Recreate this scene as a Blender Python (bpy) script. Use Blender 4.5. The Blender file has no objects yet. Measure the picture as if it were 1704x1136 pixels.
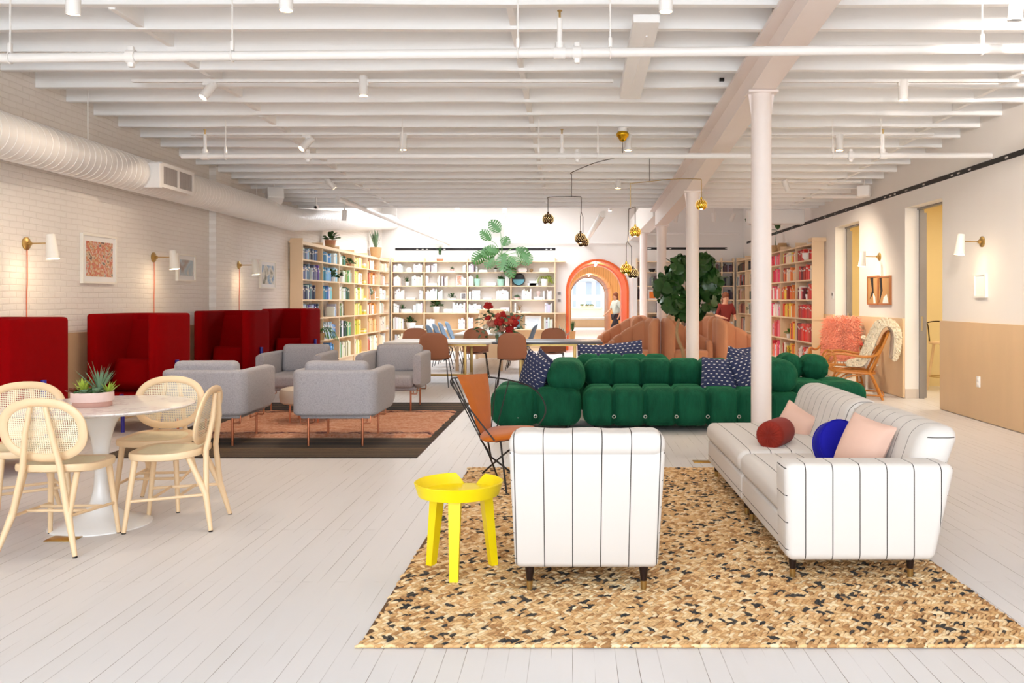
import bpy, math, random
from mathutils import Vector, Matrix
PI = math.pi
R = random.Random(7)
sc = bpy.context.scene
C = sc.collection

# ------------------------------------------------------------------ camera
EYE = 1.38                                   # eye height; looks along +Y, lens shifted like an architectural photo
FPX = 1440.0
cam_d = bpy.data.cameras.new('camera'); cam = bpy.data.objects.new('camera', cam_d); C.objects.link(cam)
cam.location = (0, 0, EYE); cam.rotation_euler = (PI/2, 0, 0)
cam_d.sensor_width = 36; cam_d.lens = FPX/1704*36
cam_d.shift_x = -101/1704; cam_d.shift_y = -69/1704
cam_d.clip_end = 200
sc.camera = cam

def at(px, py, D):
    """photo pixel at depth D -> point in the room"""
    return Vector(((px-953)*D/FPX, D, EYE-(py-499)*D/FPX))

# ------------------------------------------------------------------ view, world, daylight
sc.view_settings.view_transform = 'Standard'; sc.view_settings.look = 'None'
sc.view_settings.gamma = 1; sc.view_settings.use_curve_mapping = False
sc.view_settings.exposure = 0.28
cy = sc.cycles
cy.max_bounces = 7; cy.diffuse_bounces = 5; cy.glossy_bounces = 3; cy.transmission_bounces = 4; cy.transparent_max_bounces = 8
cy.caustics_reflective = False; cy.caustics_refractive = False; cy.sample_clamp_indirect = 6
cy.use_denoising = True
try: cy.denoiser = 'OPENIMAGEDENOISE'
except Exception: pass

def S(r, g, b):
    f = lambda c: (c/255/12.92) if c/255 <= .04045 else ((c/255+.055)/1.055)**2.4
    return (f(r), f(g), f(b), 1)

w = bpy.data.worlds.new('sky'); sc.world = w; w.use_nodes = True
wb = w.node_tree.nodes['Background']; wb.inputs[0].default_value = (.86, .93, 1, 1); wb.inputs[1].default_value = 3.0

def area(name, loc, rot, sx, sy, watts, col):
    l = bpy.data.lights.new(name, 'AREA'); l.shape = 'RECTANGLE'; l.size = sx; l.size_y = sy; l.energy = watts; l.color = col
    o = bpy.data.objects.new(name, l); C.objects.link(o); o.location = loc; o.rotation_euler = rot
    return o
def point(name, loc, watts, col, rad=.03, spot=None, aim=None, blend=.6):
    l = bpy.data.lights.new(name, 'SPOT' if spot else 'POINT'); l.energy = watts; l.color = col; l.shadow_soft_size = rad
    o = bpy.data.objects.new(name, l); C.objects.link(o); o.location = loc
    if spot:
        l.spot_size = spot; l.spot_blend = blend
        o.rotation_euler = (Vector(aim)-Vector(loc)).to_track_quat('-Z', 'Y').to_euler()
    return o
WARM = (1, .84, .66)
# street windows behind the camera, the skylight at the far end, windows of the front rooms seen through the arches
area('street_window_light', (-2.4, -7.9, 2.0), (PI/2, 0, 0), 5.0, 2.6, 325, (.80, .91, 1))
area('street_window_light', (2.6, -7.9, 2.0), (PI/2, 0, 0), 3.4, 2.6, 95, (.84, .93, 1))
for yy_ in (1.0, 4.2): point('added_wall_fill', (2.4, yy_, 3.25), 520, (1, .88, .78), .06, math.radians(58), (4.67, yy_+4.2, 2.15), 1.0)  # added spots without fixtures, out of view, to brighten the right-hand wall
area('added_overhead_fill', (-1.3, -3.7, 4.25), (0, 0, 0), 6.2, 4.2, 285, (.78, .90, 1))  # added fill behind the camera, lighting floor and furniture from above
area('skylight_light', (-2.5, 20.6, 3.95), (0, 0, 0), 4.2, 4.0, 140, (.97, .98, 1))
area('hall_light', (.7, 30, 3.0), (0, 0, 0), 2.4, 5.5, 130, (1, .93, .84))
area('street_room_light', (.7, 44.5, 2.7), (0, 0, 0), 3, 3, 190, (1, .97, .93))
area('side_room_light', (6.0, 11.6, 2.95), (0, 0, 0), .9, 1.6, 50, (1, .90, .74))
area('side_room_light', (6.0, 14.8, 2.95), (0, 0, 0), .9, 1.2, 38, (1, .90, .74))

# ------------------------------------------------------------------ mesh builder
class MB:
    def __init__(s): s.v = []; s.f = []; s.m = []; s.s = []; s.c = []; s.off = Vector((0, 0, 0))
    def add(s, vs, fs, smooth=False, m=0, c=None):
        b = len(s.v); s.v.extend(tuple(p) for p in vs)
        for f in fs: s.f.append(tuple(b+i for i in f)); s.m.append(m); s.s.append(smooth); s.c.append(c)
        return s
    def mark(s): return len(s.v)
    def map(s, fn, start=0):
        for i in range(start, len(s.v)): s.v[i] = tuple(fn(*s.v[i]))
        return s
    def move(s, d, start=0): return s.map(lambda x, y, z: (x+d[0], y+d[1], z+d[2]), start)
    def xf(s, M, start=0): return s.map(lambda x, y, z: M @ Vector((x, y, z)), start)
    def box(s, x0, x1, y0, y1, z0, z1, m=0, c=None):
        return s.add([(x0,y0,z0),(x1,y0,z0),(x1,y1,z0),(x0,y1,z0),(x0,y0,z1),(x1,y0,z1),(x1,y1,z1),(x0,y1,z1)],
                     [(0,3,2,1),(4,5,6,7),(0,1,5,4),(1,2,6,5),(2,3,7,6),(3,0,4,7)], False, m, c)
    def rbox(s, x0, x1, y0, y1, z0, z1, r=.02, n=2, k=(0, 0, 0), m=0, c=None):
        """box with rounded edges; k: extra inner divisions along each axis"""
        h = [(x1-x0)/2, (y1-y0)/2, (z1-z0)/2]; ce = [(x0+x1)/2, (y0+y1)/2, (z0+z1)/2]
        r = min(r, *[a*.999 for a in h]); L = []
        for ax in range(3):
            a = h[ax]-r; t = [r*math.tan(PI/4*i/n) for i in range(1, n+1)]
            mid = [-a+2*a*i/(k[ax]+1) for i in range(k[ax]+2)]
            L.append([-a-q for q in reversed(t)]+mid+[a+q for q in t])
        idx = {}; vs = []; fs = []
        def vert(p):
            key = tuple(round(q, 6) for q in p)
            if key in idx: return idx[key]
            i = [max(-(h[q]-r), min(h[q]-r, p[q])) for q in range(3)]
            d = [p[q]-i[q] for q in range(3)]; l = math.sqrt(sum(q*q for q in d)) or 1
            vs.append(tuple(ce[q]+i[q]+d[q]*r/l for q in range(3))); idx[key] = len(vs)-1
            return idx[key]
        for ax in range(3):
            u, v = (ax+1) % 3, (ax+2) % 3
            for sg in (-1, 1):
                for i in range(len(L[u])-1):
                    for j in range(len(L[v])-1):
                        q = []
                        for (a, b) in ((i, j), (i+1, j), (i+1, j+1), (i, j+1)):
                            p = [0, 0, 0]; p[ax] = sg*h[ax]; p[u] = L[u][a]; p[v] = L[v][b]; q.append(vert(p))
                        if sg < 0: q.reverse()
                        if len(set(q)) == 4: fs.append(tuple(q))
        return s.add(vs, fs, True, m, c)
    def tube(s, pts, r, n=8, closed=False, m=0, c=None, cap=True, flat=None):
        """round bar along pts; r a radius or one per point"""
        pts = [Vector(p) for p in pts]; N = len(pts); rs = r if isinstance(r, (list, tuple)) else [r]*N
        vs = []; up = None
        for i, p in enumerate(pts):
            a = pts[i-1] if (i or closed) else p; b = pts[(i+1) % N] if (i < N-1 or closed) else p
            t = (b-a).normalized()
            if up is None: up = t.orthogonal().normalized()
            up = (up-t*up.dot(t)); up = up.normalized() if up.length > 1e-6 else t.orthogonal().normalized()
            q = t.cross(up)
            for j in range(n):
                an = 2*PI*j/n; vs.append(p+(up*math.cos(an)+q*math.sin(an))*rs[i])
        fs = []
        for i in range(N if closed else N-1):
            for j in range(n):
                a, b = i*n+j, i*n+(j+1) % n; c2 = ((i+1) % N)*n
                fs.append((a, b, c2+(j+1) % n, c2+j))
        s.add(vs, fs, n > 4, m, c)
        if cap and not closed:
            b = len(s.v)-len(vs)
            for ring, rev in ((0, True), (N-1, False)):
                f = [b+ring*n+j for j in range(n)]
                if rev: f.reverse()
                s.f.append(tuple(f)); s.m.append(m); s.s.append(False); s.c.append(c)
        return s
    def lathe(s, prof, n=24, ce=(0, 0, 0), m=0, c=None):
        """prof [(r,z)...] turned about Z"""
        vs = []; fs = []; K = len(prof)
        for (r, z) in prof:
            for j in range(n):
                a = 2*PI*j/n; vs.append((ce[0]+r*math.cos(a), ce[1]+r*math.sin(a), ce[2]+z))
        for i in range(K-1):
            for j in range(n): fs.append((i*n+j, i*n+(j+1) % n, (i+1)*n+(j+1) % n, (i+1)*n+j))
        if prof[0][0] > 1e-5: fs.append(tuple(reversed(range(n))))
        if prof[-1][0] > 1e-5: fs.append(tuple((K-1)*n+j for j in range(n)))
        return s.add(vs, fs, True, m, c)
    def ball(s, ce, r, n=12, k=8, sc3=(1, 1, 1), m=0, c=None):
        st = s.mark(); s.lathe([(r*math.sin(PI*i/k), -r*math.cos(PI*i/k)) for i in range(k+1)], n, (0, 0, 0), m, c)
        return s.map(lambda x, y, z: (ce[0]+x*sc3[0], ce[1]+y*sc3[1], ce[2]+z*sc3[2]), st)
    def prism(s, poly, z0, z1, ax='z', m=0, c=None, smooth=False):
        """polygon extruded; ax 'z': (x,y); 'y': (x,z); 'x': (y,z)"""
        P = {'z': lambda a, b, h: (a, b, h), 'y': lambda a, b, h: (a, h, b), 'x': lambda a, b, h: (h, a, b)}[ax]
        n = len(poly); vs = [P(a, b, z0) for a, b in poly]+[P(a, b, z1) for a, b in poly]
        fs = [(i, (i+1) % n, n+(i+1) % n, n+i) for i in range(n)]
        s.add(vs, fs, smooth, m, c)
        return s.add(vs, [tuple(reversed(range(n))), tuple(range(n, 2*n))], False, m, c)
    def sweep(s, path, sec, m=0, c=None, closed=False):
        """upright section [(n,z)] swept along a plan path [(x,y)]; sec may be a function of (i, t)"""
        N = len(path); secs = [sec(i, i/(N-1)) if callable(sec) else sec for i in range(N)]; K = len(secs[0]); vs = []; fs = []
        for i, (x, y) in enumerate(path):
            a = path[i-1] if (i or closed) else path[i]; b = path[(i+1) % N] if (i < N-1 or closed) else path[i]
            tx, ty = b[0]-a[0], b[1]-a[1]; l = math.hypot(tx, ty) or 1; nx, ny = ty/l, -tx/l
            for (q, z) in secs[i]: vs.append((x+nx*q, y+ny*q, z))
        for i in range(N if closed else N-1):
            i2 = (i+1) % N
            for j in range(K): fs.append((i*K+j, i*K+(j+1) % K, i2*K+(j+1) % K, i2*K+j))
        if not closed: fs += [tuple(reversed(range(K))), tuple((N-1)*K+j for j in range(K))]
        return s.add(vs, fs, True, m, c)
    def grid(s, fn, nu, nv, smooth=True, m=0, c=None, wrap=False):
        """surface fn(u,v), u,v in 0..1"""
        vs = [fn(i/nu, j/nv) for i in range(nu+1) for j in range(nv+1)]
        fs = [(i*(nv+1)+j, (i+1)*(nv+1)+j, (i+1)*(nv+1)+j+1, i*(nv+1)+j+1) for i in range(nu) for j in range(nv)]
        return s.add(vs, fs, smooth, m, c)
    def build(s, name, mats, parent=None, label=None, loc=None, rot=None, crisp=40):
        me = bpy.data.meshes.new(name); me.from_pydata(s.v, [], s.f)
        mats = mats if isinstance(mats, (list, tuple)) else [mats]
        for q in mats: me.materials.append(q)
        me.polygons.foreach_set('use_smooth', s.s)
        if len(mats) > 1: me.polygons.foreach_set('material_index', s.m)
        if any(q is not None for q in s.c):
            at_ = me.attributes.new('Col', 'FLOAT_COLOR', 'FACE')
            flat = []
            for q in s.c: flat.extend(q if q is not None else (1, 1, 1, 1))
            at_.data.foreach_set('color', flat)
        me.update()
        if any(s.s) and crisp: me.set_sharp_from_angle(angle=math.radians(crisp))
        o = bpy.data.objects.new(name, me); C.objects.link(o)
        if parent is not None: o.parent = parent
        if loc is not None: o.location = loc
        if rot is not None: o.rotation_euler = rot
        if label: o['label'] = label
        return o

def thing(name, label, cat, loc=(0, 0, 0), rz=0, group=None, rot=None):
    o = bpy.data.objects.new(name, None); C.objects.link(o); o.location = loc; o.rotation_euler = rot or (0, 0, rz)
    o.empty_display_size = .1
    o['label'] = label; o['category'] = cat
    if group: o['group'] = group
    return o
def tag(o, label, cat, group=None, kind=None):
    o['label'] = label; o['category'] = cat
    if group: o['group'] = group
    if kind: o['kind'] = kind
    return o
def struct(o): o['kind'] = 'structure'; return o
def dup(root, label, loc, rz=0, group=None):
    kids = {}
    for q in root.children_recursive: kids.setdefault(q.parent, []).append(q)
    def cp(o, par):
        n = o.copy(); C.objects.link(n)
        if par is not None: n.parent = par
        for k in kids.get(o, []): cp(k, n)
        return n
    r = cp(root, None); r.location = loc; r.rotation_euler = (0, 0, rz); r['label'] = label
    if group: r['group'] = group
    return r
def smooth_path(pts, n=6, closed=False):
    """Catmull-Rom through pts"""
    P = [Vector(p) for p in pts]; N = len(P); out = []
    rng = range(N) if closed else range(N-1)
    for i in rng:
        a = P[(i-1) % N] if (closed or i) else P[0]; b = P[i]; c = P[(i+1) % N]; d = P[(i+2) % N] if (closed or i < N-2) else P[-1]
        for k in range(n):
            t = k/n
            out.append(.5*((2*b)+(c-a)*t+(2*a-5*b+4*c-d)*t*t+(3*b-a-3*c+d)*t*t*t))
    if not closed: out.append(P[-1])
    return out
def arc(cx, cy_, r, a0, a1, n):
    return [(cx+r*math.cos(math.radians(a0+(a1-a0)*i/n)), cy_+r*math.sin(math.radians(a0+(a1-a0)*i/n))) for i in range(n+1)]
def rrect(w, h, r, n=3, cx=0, cz=0):
    """rounded rectangle outline centred at (cx,cz)"""
    o = []
    for (sx, sy, a) in ((1, 1, 0), (-1, 1, 90), (-1, -1, 180), (1, -1, 270)):
        o += arc(cx+sx*(w/2-r), cz+sy*(h/2-r), r, a, a+90, n)
    return o
def pillow(mb, wx, wz, t, m=0, n=12, pinch=.06, flat=2.2):
    """square cushion standing in the XZ plane, centred on its own middle"""
    for sg in (1, -1):
        def fn(u, v):
            a, b = 2*u-1, 2*v-1
            ex = 1-pinch*(1-abs(b)**2.0)*abs(a)**3 if True else 1
            ez = 1-pinch*(1-abs(a)**2.0)*abs(b)**3
            th = t/2*((1-abs(a)**flat)*(1-abs(b)**flat))**.45
            return (a*wx/2*ex, sg*th*(1 if sg > 0 else 1), b*wz/2*ez)
        st = mb.mark(); mb.grid(fn, n, n, True, m)
        if sg > 0:
            k = n*n
            for i in range(len(mb.f)-k, len(mb.f)): mb.f[i] = tuple(reversed(mb.f[i]))
    return mb
def look(loc, target):
    d = Vector(target)-Vector(loc); return math.atan2(-d.x, d.y)      # rz that turns +Y towards target
# ------------------------------------------------------------------ materials
def node(nt, t, **kw):
    n = nt.nodes.new(t)
    for k, v in kw.items(): setattr(n, k, v)
    return n
def base_mat(name):
    m = bpy.data.materials.new(name); m.use_nodes = True; nt = m.node_tree
    return m, nt, nt.nodes['Principled BSDF']
def coords(nt, scale=(1, 1, 1), rot=(0, 0, 0), kind='Object'):
    tc = node(nt, 'ShaderNodeTexCoord'); mp = node(nt, 'ShaderNodeMapping')
    mp.inputs['Scale'].default_value = scale; mp.inputs['Rotation'].default_value = rot
    nt.links.new(tc.outputs[kind], mp.inputs[0]); return mp.outputs[0]
def mixc(nt, fac, a, b, mode='MIX'):
    n = node(nt, 'ShaderNodeMix', data_type='RGBA', blend_type=mode)
    for sock, v in ((n.inputs[0], fac), (n.inputs[6], a), (n.inputs[7], b)):
        if hasattr(v, 'links'): nt.links.new(v, sock)
        else: sock.default_value = v
    return n.outputs[2]
def math_(nt, op, a, b=0.0, c=0.0):
    n = node(nt, 'ShaderNodeMath', operation=op)
    for i, v in enumerate((a, b, c)):
        if hasattr(v, 'links'): nt.links.new(v, n.inputs[i])
        else: n.inputs[i].default_value = v
    return n.outputs[0]
def noise(nt, vec, scale, detail=2, rough=.5):
    n = node(nt, 'ShaderNodeTexNoise'); n.inputs['Scale'].default_value = scale; n.inputs['Detail'].default_value = detail
    n.inputs['Roughness'].default_value = rough
    if vec is not None: nt.links.new(vec, n.inputs['Vector'])
    return n.outputs['Fac']
def bump(nt, bs, h, strength=.3, dist=.01):
    b = node(nt, 'ShaderNodeBump'); b.inputs['Strength'].default_value = strength; b.inputs['Distance'].default_value = dist
    nt.links.new(h, b.inputs['Height']); nt.links.new(b.outputs[0], bs.inputs['Normal'])
def pm(name, col, rough=.6, metal=0, var=.06, vs=6, bs_=0, bscale=120, stretch=(1, 1, 1), sheen=0, spec=.5, coat=0):
    """plain surface with a little tone variation and optional grain"""
    m, nt, p = base_mat(name); v = coords(nt, stretch)
    f = noise(nt, v, vs, 3)
    d = tuple(c*(1-var) for c in col[:3])+(1,); l = tuple(min(1, c*(1+var)) for c in col[:3])+(1,)
    nt.links.new(mixc(nt, f, d, l), p.inputs['Base Color'])
    p.inputs['Roughness'].default_value = rough; p.inputs['Metallic'].default_value = metal
    p.inputs['Specular IOR Level'].default_value = spec
    if sheen: p.inputs['Sheen Weight'].default_value = sheen; p.inputs['Sheen Roughness'].default_value = .4
    if coat: p.inputs['Coat Weight'].default_value = coat; p.inputs['Coat Roughness'].default_value = .1
    if bs_: bump(nt, p, noise(nt, v, bscale, 2), bs_, .004)
    return m
def emit(name, col, strength):
    m, nt, p = base_mat(name); p.inputs['Base Color'].default_value = col
    p.inputs['Emission Color'].default_value = col; p.inputs['Emission Strength'].default_value = strength
    return m
M = {}
M['wall'] = pm('white_plaster', S(238, 233, 228), .75, var=.012, vs=3)
M['ceil'] = pm('white_painted_timber', S(252, 251, 250), .7, var=.02, vs=4, bs_=.25, bscale=30, stretch=(.4, 3, 3))
M['beam'] = pm('pink_white_steel_paint', S(246, 234, 228), .5, var=.015)
M['pipe'] = pm('white_pipe_paint', S(244, 240, 236), .4, var=.01)
M['ply'] = pm('birch_plywood', S(226, 193, 152), .5, var=.07, vs=4, stretch=(1, 1, .25), bs_=.08)
M['shelfwood'] = pm('pale_birch_shelf', S(236, 207, 170), .5, var=.05, vs=3, stretch=(1, 1, .3))
M['ash'] = pm('pale_ash_wood', S(234, 204, 164), .42, var=.06, vs=9, stretch=(1, 1, .15), bs_=.05)
M['red'] = pm('red_wool_felt', S(140, 4, 8), .95, var=.08, vs=14, bs_=.3, bscale=250, sheen=0, spec=.05)
M['blue_post'] = pm('blue_lacquer', S(52, 46, 150), .35)
M['grey'] = None
M['copper'] = pm('copper_rod', S(214, 140, 108), .3, 1, var=.03)
M['brass'] = pm('brass', S(196, 164, 104), .4, 1, var=.05)
M['brass_dk'] = pm('aged_brass', S(60, 45, 32), .4, 1, var=.1)
M['gold'] = pm('gold_shade', S(214, 168, 40), .22, 1, var=.08, vs=12)
M['black'] = pm('black_steel', S(40, 36, 36), .45, .4)
M['dark'] = pm('dark_slot', S(22, 18, 18), .6)
M['yellow'] = pm('yellow_lacquer', S(244, 218, 8), .38, var=.01, spec=.4)
M['white_gloss'] = pm('white_lacquer', S(240, 240, 240), .22, var=.01)
M['white_mat'] = pm('white_metal_shade', S(246, 240, 228), .5, var=.01)
M['tan_shell'] = pm('tan_shell', S(182, 118, 86), .55, var=.03)
M['bluegrey'] = pm('dusty_blue_fabric', S(126, 150, 174), .8, var=.05)
M['orange_felt'] = pm('rust_orange_felt', S(196, 104, 16), .95, var=.09, vs=18, bs_=.2, bscale=300, sheen=.2)
M['peach'] = pm('peach_upholstery', S(208, 146, 108), .85, var=.05, vs=8, bs_=.15, bscale=200, sheen=.2)
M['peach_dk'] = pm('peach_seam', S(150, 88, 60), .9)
M['velvet'] = None
M['navy'] = None
M['rust'] = pm('rust_velvet', S(138, 44, 32), .9, var=.1, vs=20, sheen=.08, spec=.15)
M['blush'] = pm('blush_velvet', S(224, 186, 168), .85, var=.05, vs=10, sheen=.15, spec=.2)
M['cobalt'] = pm('cobalt_velvet', S(20, 18, 150), .8, var=.07, vs=10, sheen=.05, spec=.2)
M['rattan'] = pm('rattan_cane', S(192, 122, 48), .4, var=.15, vs=25)
M['pinkfur'] = pm('pink_sheepskin', S(244, 164, 132), 1, var=.12, vs=30, bs_=.6, bscale=90, sheen=.4)
M['whitefur'] = pm('cream_sheepskin', S(242, 230, 205), 1, var=.06, vs=20, bs_=.6, bscale=80, sheen=.4)
M['leaf'] = pm('dark_leaf', S(44, 84, 32), .4, var=.35, vs=5)
M['leaf_lt'] = pm('bright_leaf', S(86, 138, 52), .45, var=.3, vs=9)
M['leaf_gr'] = pm('grey_green_leaf', S(112, 140, 108), .5, var=.2, vs=9)
M['leaf_ye'] = pm('lime_leaf', S(168, 186, 70), .5, var=.25, vs=14)
M['leaf_teal'] = pm('teal_agave_leaf', S(110, 158, 152), .5, var=.1, vs=9)
M['leaf_red'] = pm('maroon_leaf', S(120, 62, 40), .5, var=.35, vs=14)
M['soil'] = pm('soil', S(70, 52, 36), 1, var=.3, vs=40)
M['bark'] = pm('pale_bark', S(176, 146, 108), .9, var=.2, vs=20, bs_=.4)
M['terracotta'] = pm('terracotta', S(190, 132, 96), .8)
M['pinkstone'] = pm('pink_speckled_stone', S(226, 198, 192), .6, var=.05, vs=40)
M['pinkstone_dk'] = pm('dusty_rose_stone', S(204, 160, 148), .7, var=.05, vs=40)
M['basket'] = pm('woven_basket', S(190, 150, 104), .9, var=.2, vs=50, bs_=.5, bscale=60)
M['ceramic'] = pm('white_ceramic', S(240, 238, 234), .35, var=.01)
M['mint'] = pm('mint_ceramic', S(170, 214, 196), .4)
M['paper'] = pm('white_paper', S(244, 242, 240), .8, var=.02)
M['orange_paint'] = pm('orange_arch_paint', S(222, 92, 24), .5, var=.03)
M['skin'] = pm('skin', S(214, 160, 130), .6)
M['monstera'] = pm('monstera_leaf', S(42, 92, 20), .45, var=.3, vs=5)
M['hair'] = pm('auburn_hair', S(120, 66, 38), .7, var=.2, vs=30)
M['shirt'] = pm('pale_shirt', S(206, 224, 222), .85)
M['trouser'] = pm('dark_trousers', S(50, 46, 56), .85)
M['redtop'] = pm('dark_red_top', S(130, 46, 40), .85)
M['greytrouser'] = pm('grey_trousers', S(172, 170, 168), .85)
M['grey_frame'] = pm('grey_door_frame', S(140, 134, 130), .45)
M['grey_base'] = pm('grey_baseboard_paint', S(208, 196, 184), .6)
M['yellow_wall'] = pm('ochre_yellow_wall', S(226, 206, 156), .8, var=.02)
M['tan_floor'] = pm('tan_floor', S(196, 168, 132), .5)
M['black_lam'] = pm('dark_grey_table_top', S(92, 92, 98), .35)
M['white_lam'] = pm('white_table_top', S(240, 234, 226), .35)
M['glow'] = emit('lamp_glow', (1, .80, .52, 1), 14)
M['glow_soft'] = emit('lamp_glow_soft', (1, .70, .30, 1), 1.6)
M['redflower'] = pm('red_petal', S(190, 34, 34), .7, var=.2, vs=30)
M['coral'] = pm('coral_petal', S(222, 92, 74), .7, var=.2, vs=30)
M['rosepetal'] = pm('dusty_rose_petal', S(206, 140, 120), .7, var=.2, vs=30)
M['creampetal'] = pm('cream_petal', S(244, 232, 208), .7, var=.1, vs=30)
M['steel'] = pm('brushed_steel_cap', S(210, 206, 200), .3, 1)
M['book_label'] = pm('book_label', S(214, 204, 190), .7)
M['plate'] = pm('brass_floor_plate', S(190, 150, 70), .35, 1, var=.06)

def mat_floor():
    m, nt, p = base_mat('white_painted_boards')
    tc = node(nt, 'ShaderNodeTexCoord'); sp = node(nt, 'ShaderNodeSeparateXYZ'); cb = node(nt, 'ShaderNodeCombineXYZ')
    nt.links.new(tc.outputs['Object'], sp.inputs[0]); nt.links.new(sp.outputs['Y'], cb.inputs['X']); nt.links.new(sp.outputs['X'], cb.inputs['Y'])
    br = node(nt, 'ShaderNodeTexBrick'); nt.links.new(cb.outputs[0], br.inputs['Vector'])
    br.inputs['Scale'].default_value = 1; br.inputs['Brick Width'].default_value = 2.6; br.inputs['Row Height'].default_value = .083
    br.inputs['Mortar Size'].default_value = .0016; br.inputs['Mortar Smooth'].default_value = .3
    br.offset = .37; br.inputs['Color1'].default_value = S(222, 219, 219); br.inputs['Color2'].default_value = S(217, 214, 213)
    br.inputs['Mortar'].default_value = S(120, 106, 96)
    plain = S(220, 217, 217)
    mask = noise(nt, coords(nt, (9, 1.1, 1)), 1.3, 3)
    cr = node(nt, 'ShaderNodeValToRGB'); cr.color_ramp.elements[0].position = .42; cr.color_ramp.elements[1].position = .62
    nt.links.new(mask, cr.inputs[0])
    col = mixc(nt, cr.outputs[0], plain, br.outputs['Color'])
    scuff = noise(nt, coords(nt, (1, 1, 1)), .9, 5)
    nt.links.new(mixc(nt, math_(nt, 'MULTIPLY', scuff, .12), col, S(196, 184, 174)), p.inputs['Base Color'])
    p.inputs['Roughness'].default_value = .42; p.inputs['Specular IOR Level'].default_value = .4
    bump(nt, p, math_(nt, 'SUBTRACT', 1, math_(nt, 'MULTIPLY', br.outputs['Fac'], cr.outputs[0])), .35, .003)
    return m
M['floor'] = mat_floor()
def mat_brick():
    m, nt, p = base_mat('white_painted_brick')
    tc = node(nt, 'ShaderNodeTexCoord'); sp = node(nt, 'ShaderNodeSeparateXYZ'); cb = node(nt, 'ShaderNodeCombineXYZ')
    nt.links.new(tc.outputs['Object'], sp.inputs[0]); nt.links.new(sp.outputs['Y'], cb.inputs['X']); nt.links.new(sp.outputs['Z'], cb.inputs['Y'])
    wob = noise(nt, tc.outputs['Object'], 2.2, 2)
    ad = node(nt, 'ShaderNodeVectorMath', operation='ADD'); wv = node(nt, 'ShaderNodeCombineXYZ')
    nt.links.new(math_(nt, 'MULTIPLY', wob, .03), wv.inputs['Y']); nt.links.new(cb.outputs[0], ad.inputs[0]); nt.links.new(wv.outputs[0], ad.inputs[1])
    br = node(nt, 'ShaderNodeTexBrick'); nt.links.new(ad.outputs[0], br.inputs['Vector'])
    br.inputs['Scale'].default_value = 1; br.inputs['Brick Width'].default_value = .20; br.inputs['Row Height'].default_value = .059
    br.inputs['Mortar Size'].default_value = .006; br.inputs['Mortar Smooth'].default_value = .7
    br.inputs['Color1'].default_value = S(242, 236, 229); br.inputs['Color2'].default_value = S(240, 233, 226); br.inputs['Mortar'].default_value = S(233, 225, 217)
    nt.links.new(br.outputs['Color'], p.inputs['Base Color']); p.inputs['Roughness'].default_value = .6
    h = math_(nt, 'ADD', math_(nt, 'MULTIPLY', br.outputs['Fac'], -1), math_(nt, 'MULTIPLY', noise(nt, tc.outputs['Object'], 26, 3), .55))
    bump(nt, p, h, .42, .009)
    return m
M['brick'] = mat_brick()
def mat_stripe(name, axis, period=.129, phase=0.0):
    """white linen with thin charcoal lines across `axis` ('X' or 'Y'); on faces looking along it the lines step in Z"""
    m, nt, p = base_mat(name)
    tc = node(nt, 'ShaderNodeTexCoord'); sp = node(nt, 'ShaderNodeSeparateXYZ'); nt.links.new(tc.outputs['Object'], sp.inputs[0])
    sn = node(nt, 'ShaderNodeSeparateXYZ'); nt.links.new(tc.outputs['Normal'], sn.inputs[0])
    def line(v, ph):
        fr = math_(nt, 'FRACT', math_(nt, 'DIVIDE', math_(nt, 'ADD', v, 20*period+ph), period))
        return math_(nt, 'LESS_THAN', math_(nt, 'ABSOLUTE', math_(nt, 'SUBTRACT', fr, .5)), .0023/period)
    sel = math_(nt, 'GREATER_THAN', math_(nt, 'ABSOLUTE', sn.outputs[axis]), .72)
    la, lz = line(sp.outputs[axis], phase), line(sp.outputs['Z'], .04)
    f = math_(nt, 'ADD', math_(nt, 'MULTIPLY', la, math_(nt, 'SUBTRACT', 1, sel)), math_(nt, 'MULTIPLY', lz, sel))
    nt.links.new(mixc(nt, f, S(223, 218, 213), S(56, 50, 46)), p.inputs['Base Color'])
    p.inputs['Roughness'].default_value = .85
    bump(nt, p, noise(nt, tc.outputs['Object'], 420, 2), .12, .002)
    return m
def mat_grey():
    m, nt, p = base_mat('grey_knit_fabric'); v = coords(nt)
    vo = node(nt, 'ShaderNodeTexVoronoi'); vo.inputs['Scale'].default_value = 95; nt.links.new(v, vo.inputs['Vector'])
    nt.links.new(mixc(nt, vo.outputs['Distance'], S(186, 182, 186), S(160, 156, 160)), p.inputs['Base Color'])
    p.inputs['Roughness'].default_value = .9; p.inputs['Sheen Weight'].default_value = .15
    bump(nt, p, vo.outputs['Distance'], .3, .003); return m
M['grey'] = mat_grey()
def mat_velvet():
    m, nt, p = base_mat('green_velvet'); v = coords(nt, (1, 1, .35))
    f = noise(nt, v, 9, 5, .6)
    nt.links.new(mixc(nt, f, S(2, 44, 30), S(26, 106, 74)), p.inputs['Base Color'])
    p.inputs['Roughness'].default_value = .8; p.inputs['Specular IOR Level'].default_value = .15; p.inputs['Sheen Weight'].default_value = .3; p.inputs['Sheen Roughness'].default_value = .3
    p.inputs['Sheen Tint'].default_value = S(80, 190, 120)
    bump(nt, p, noise(nt, coords(nt, (1, 1, .09)), 17, 4, .6), .65, .035); return m
M['velvet'] = mat_velvet()
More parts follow.
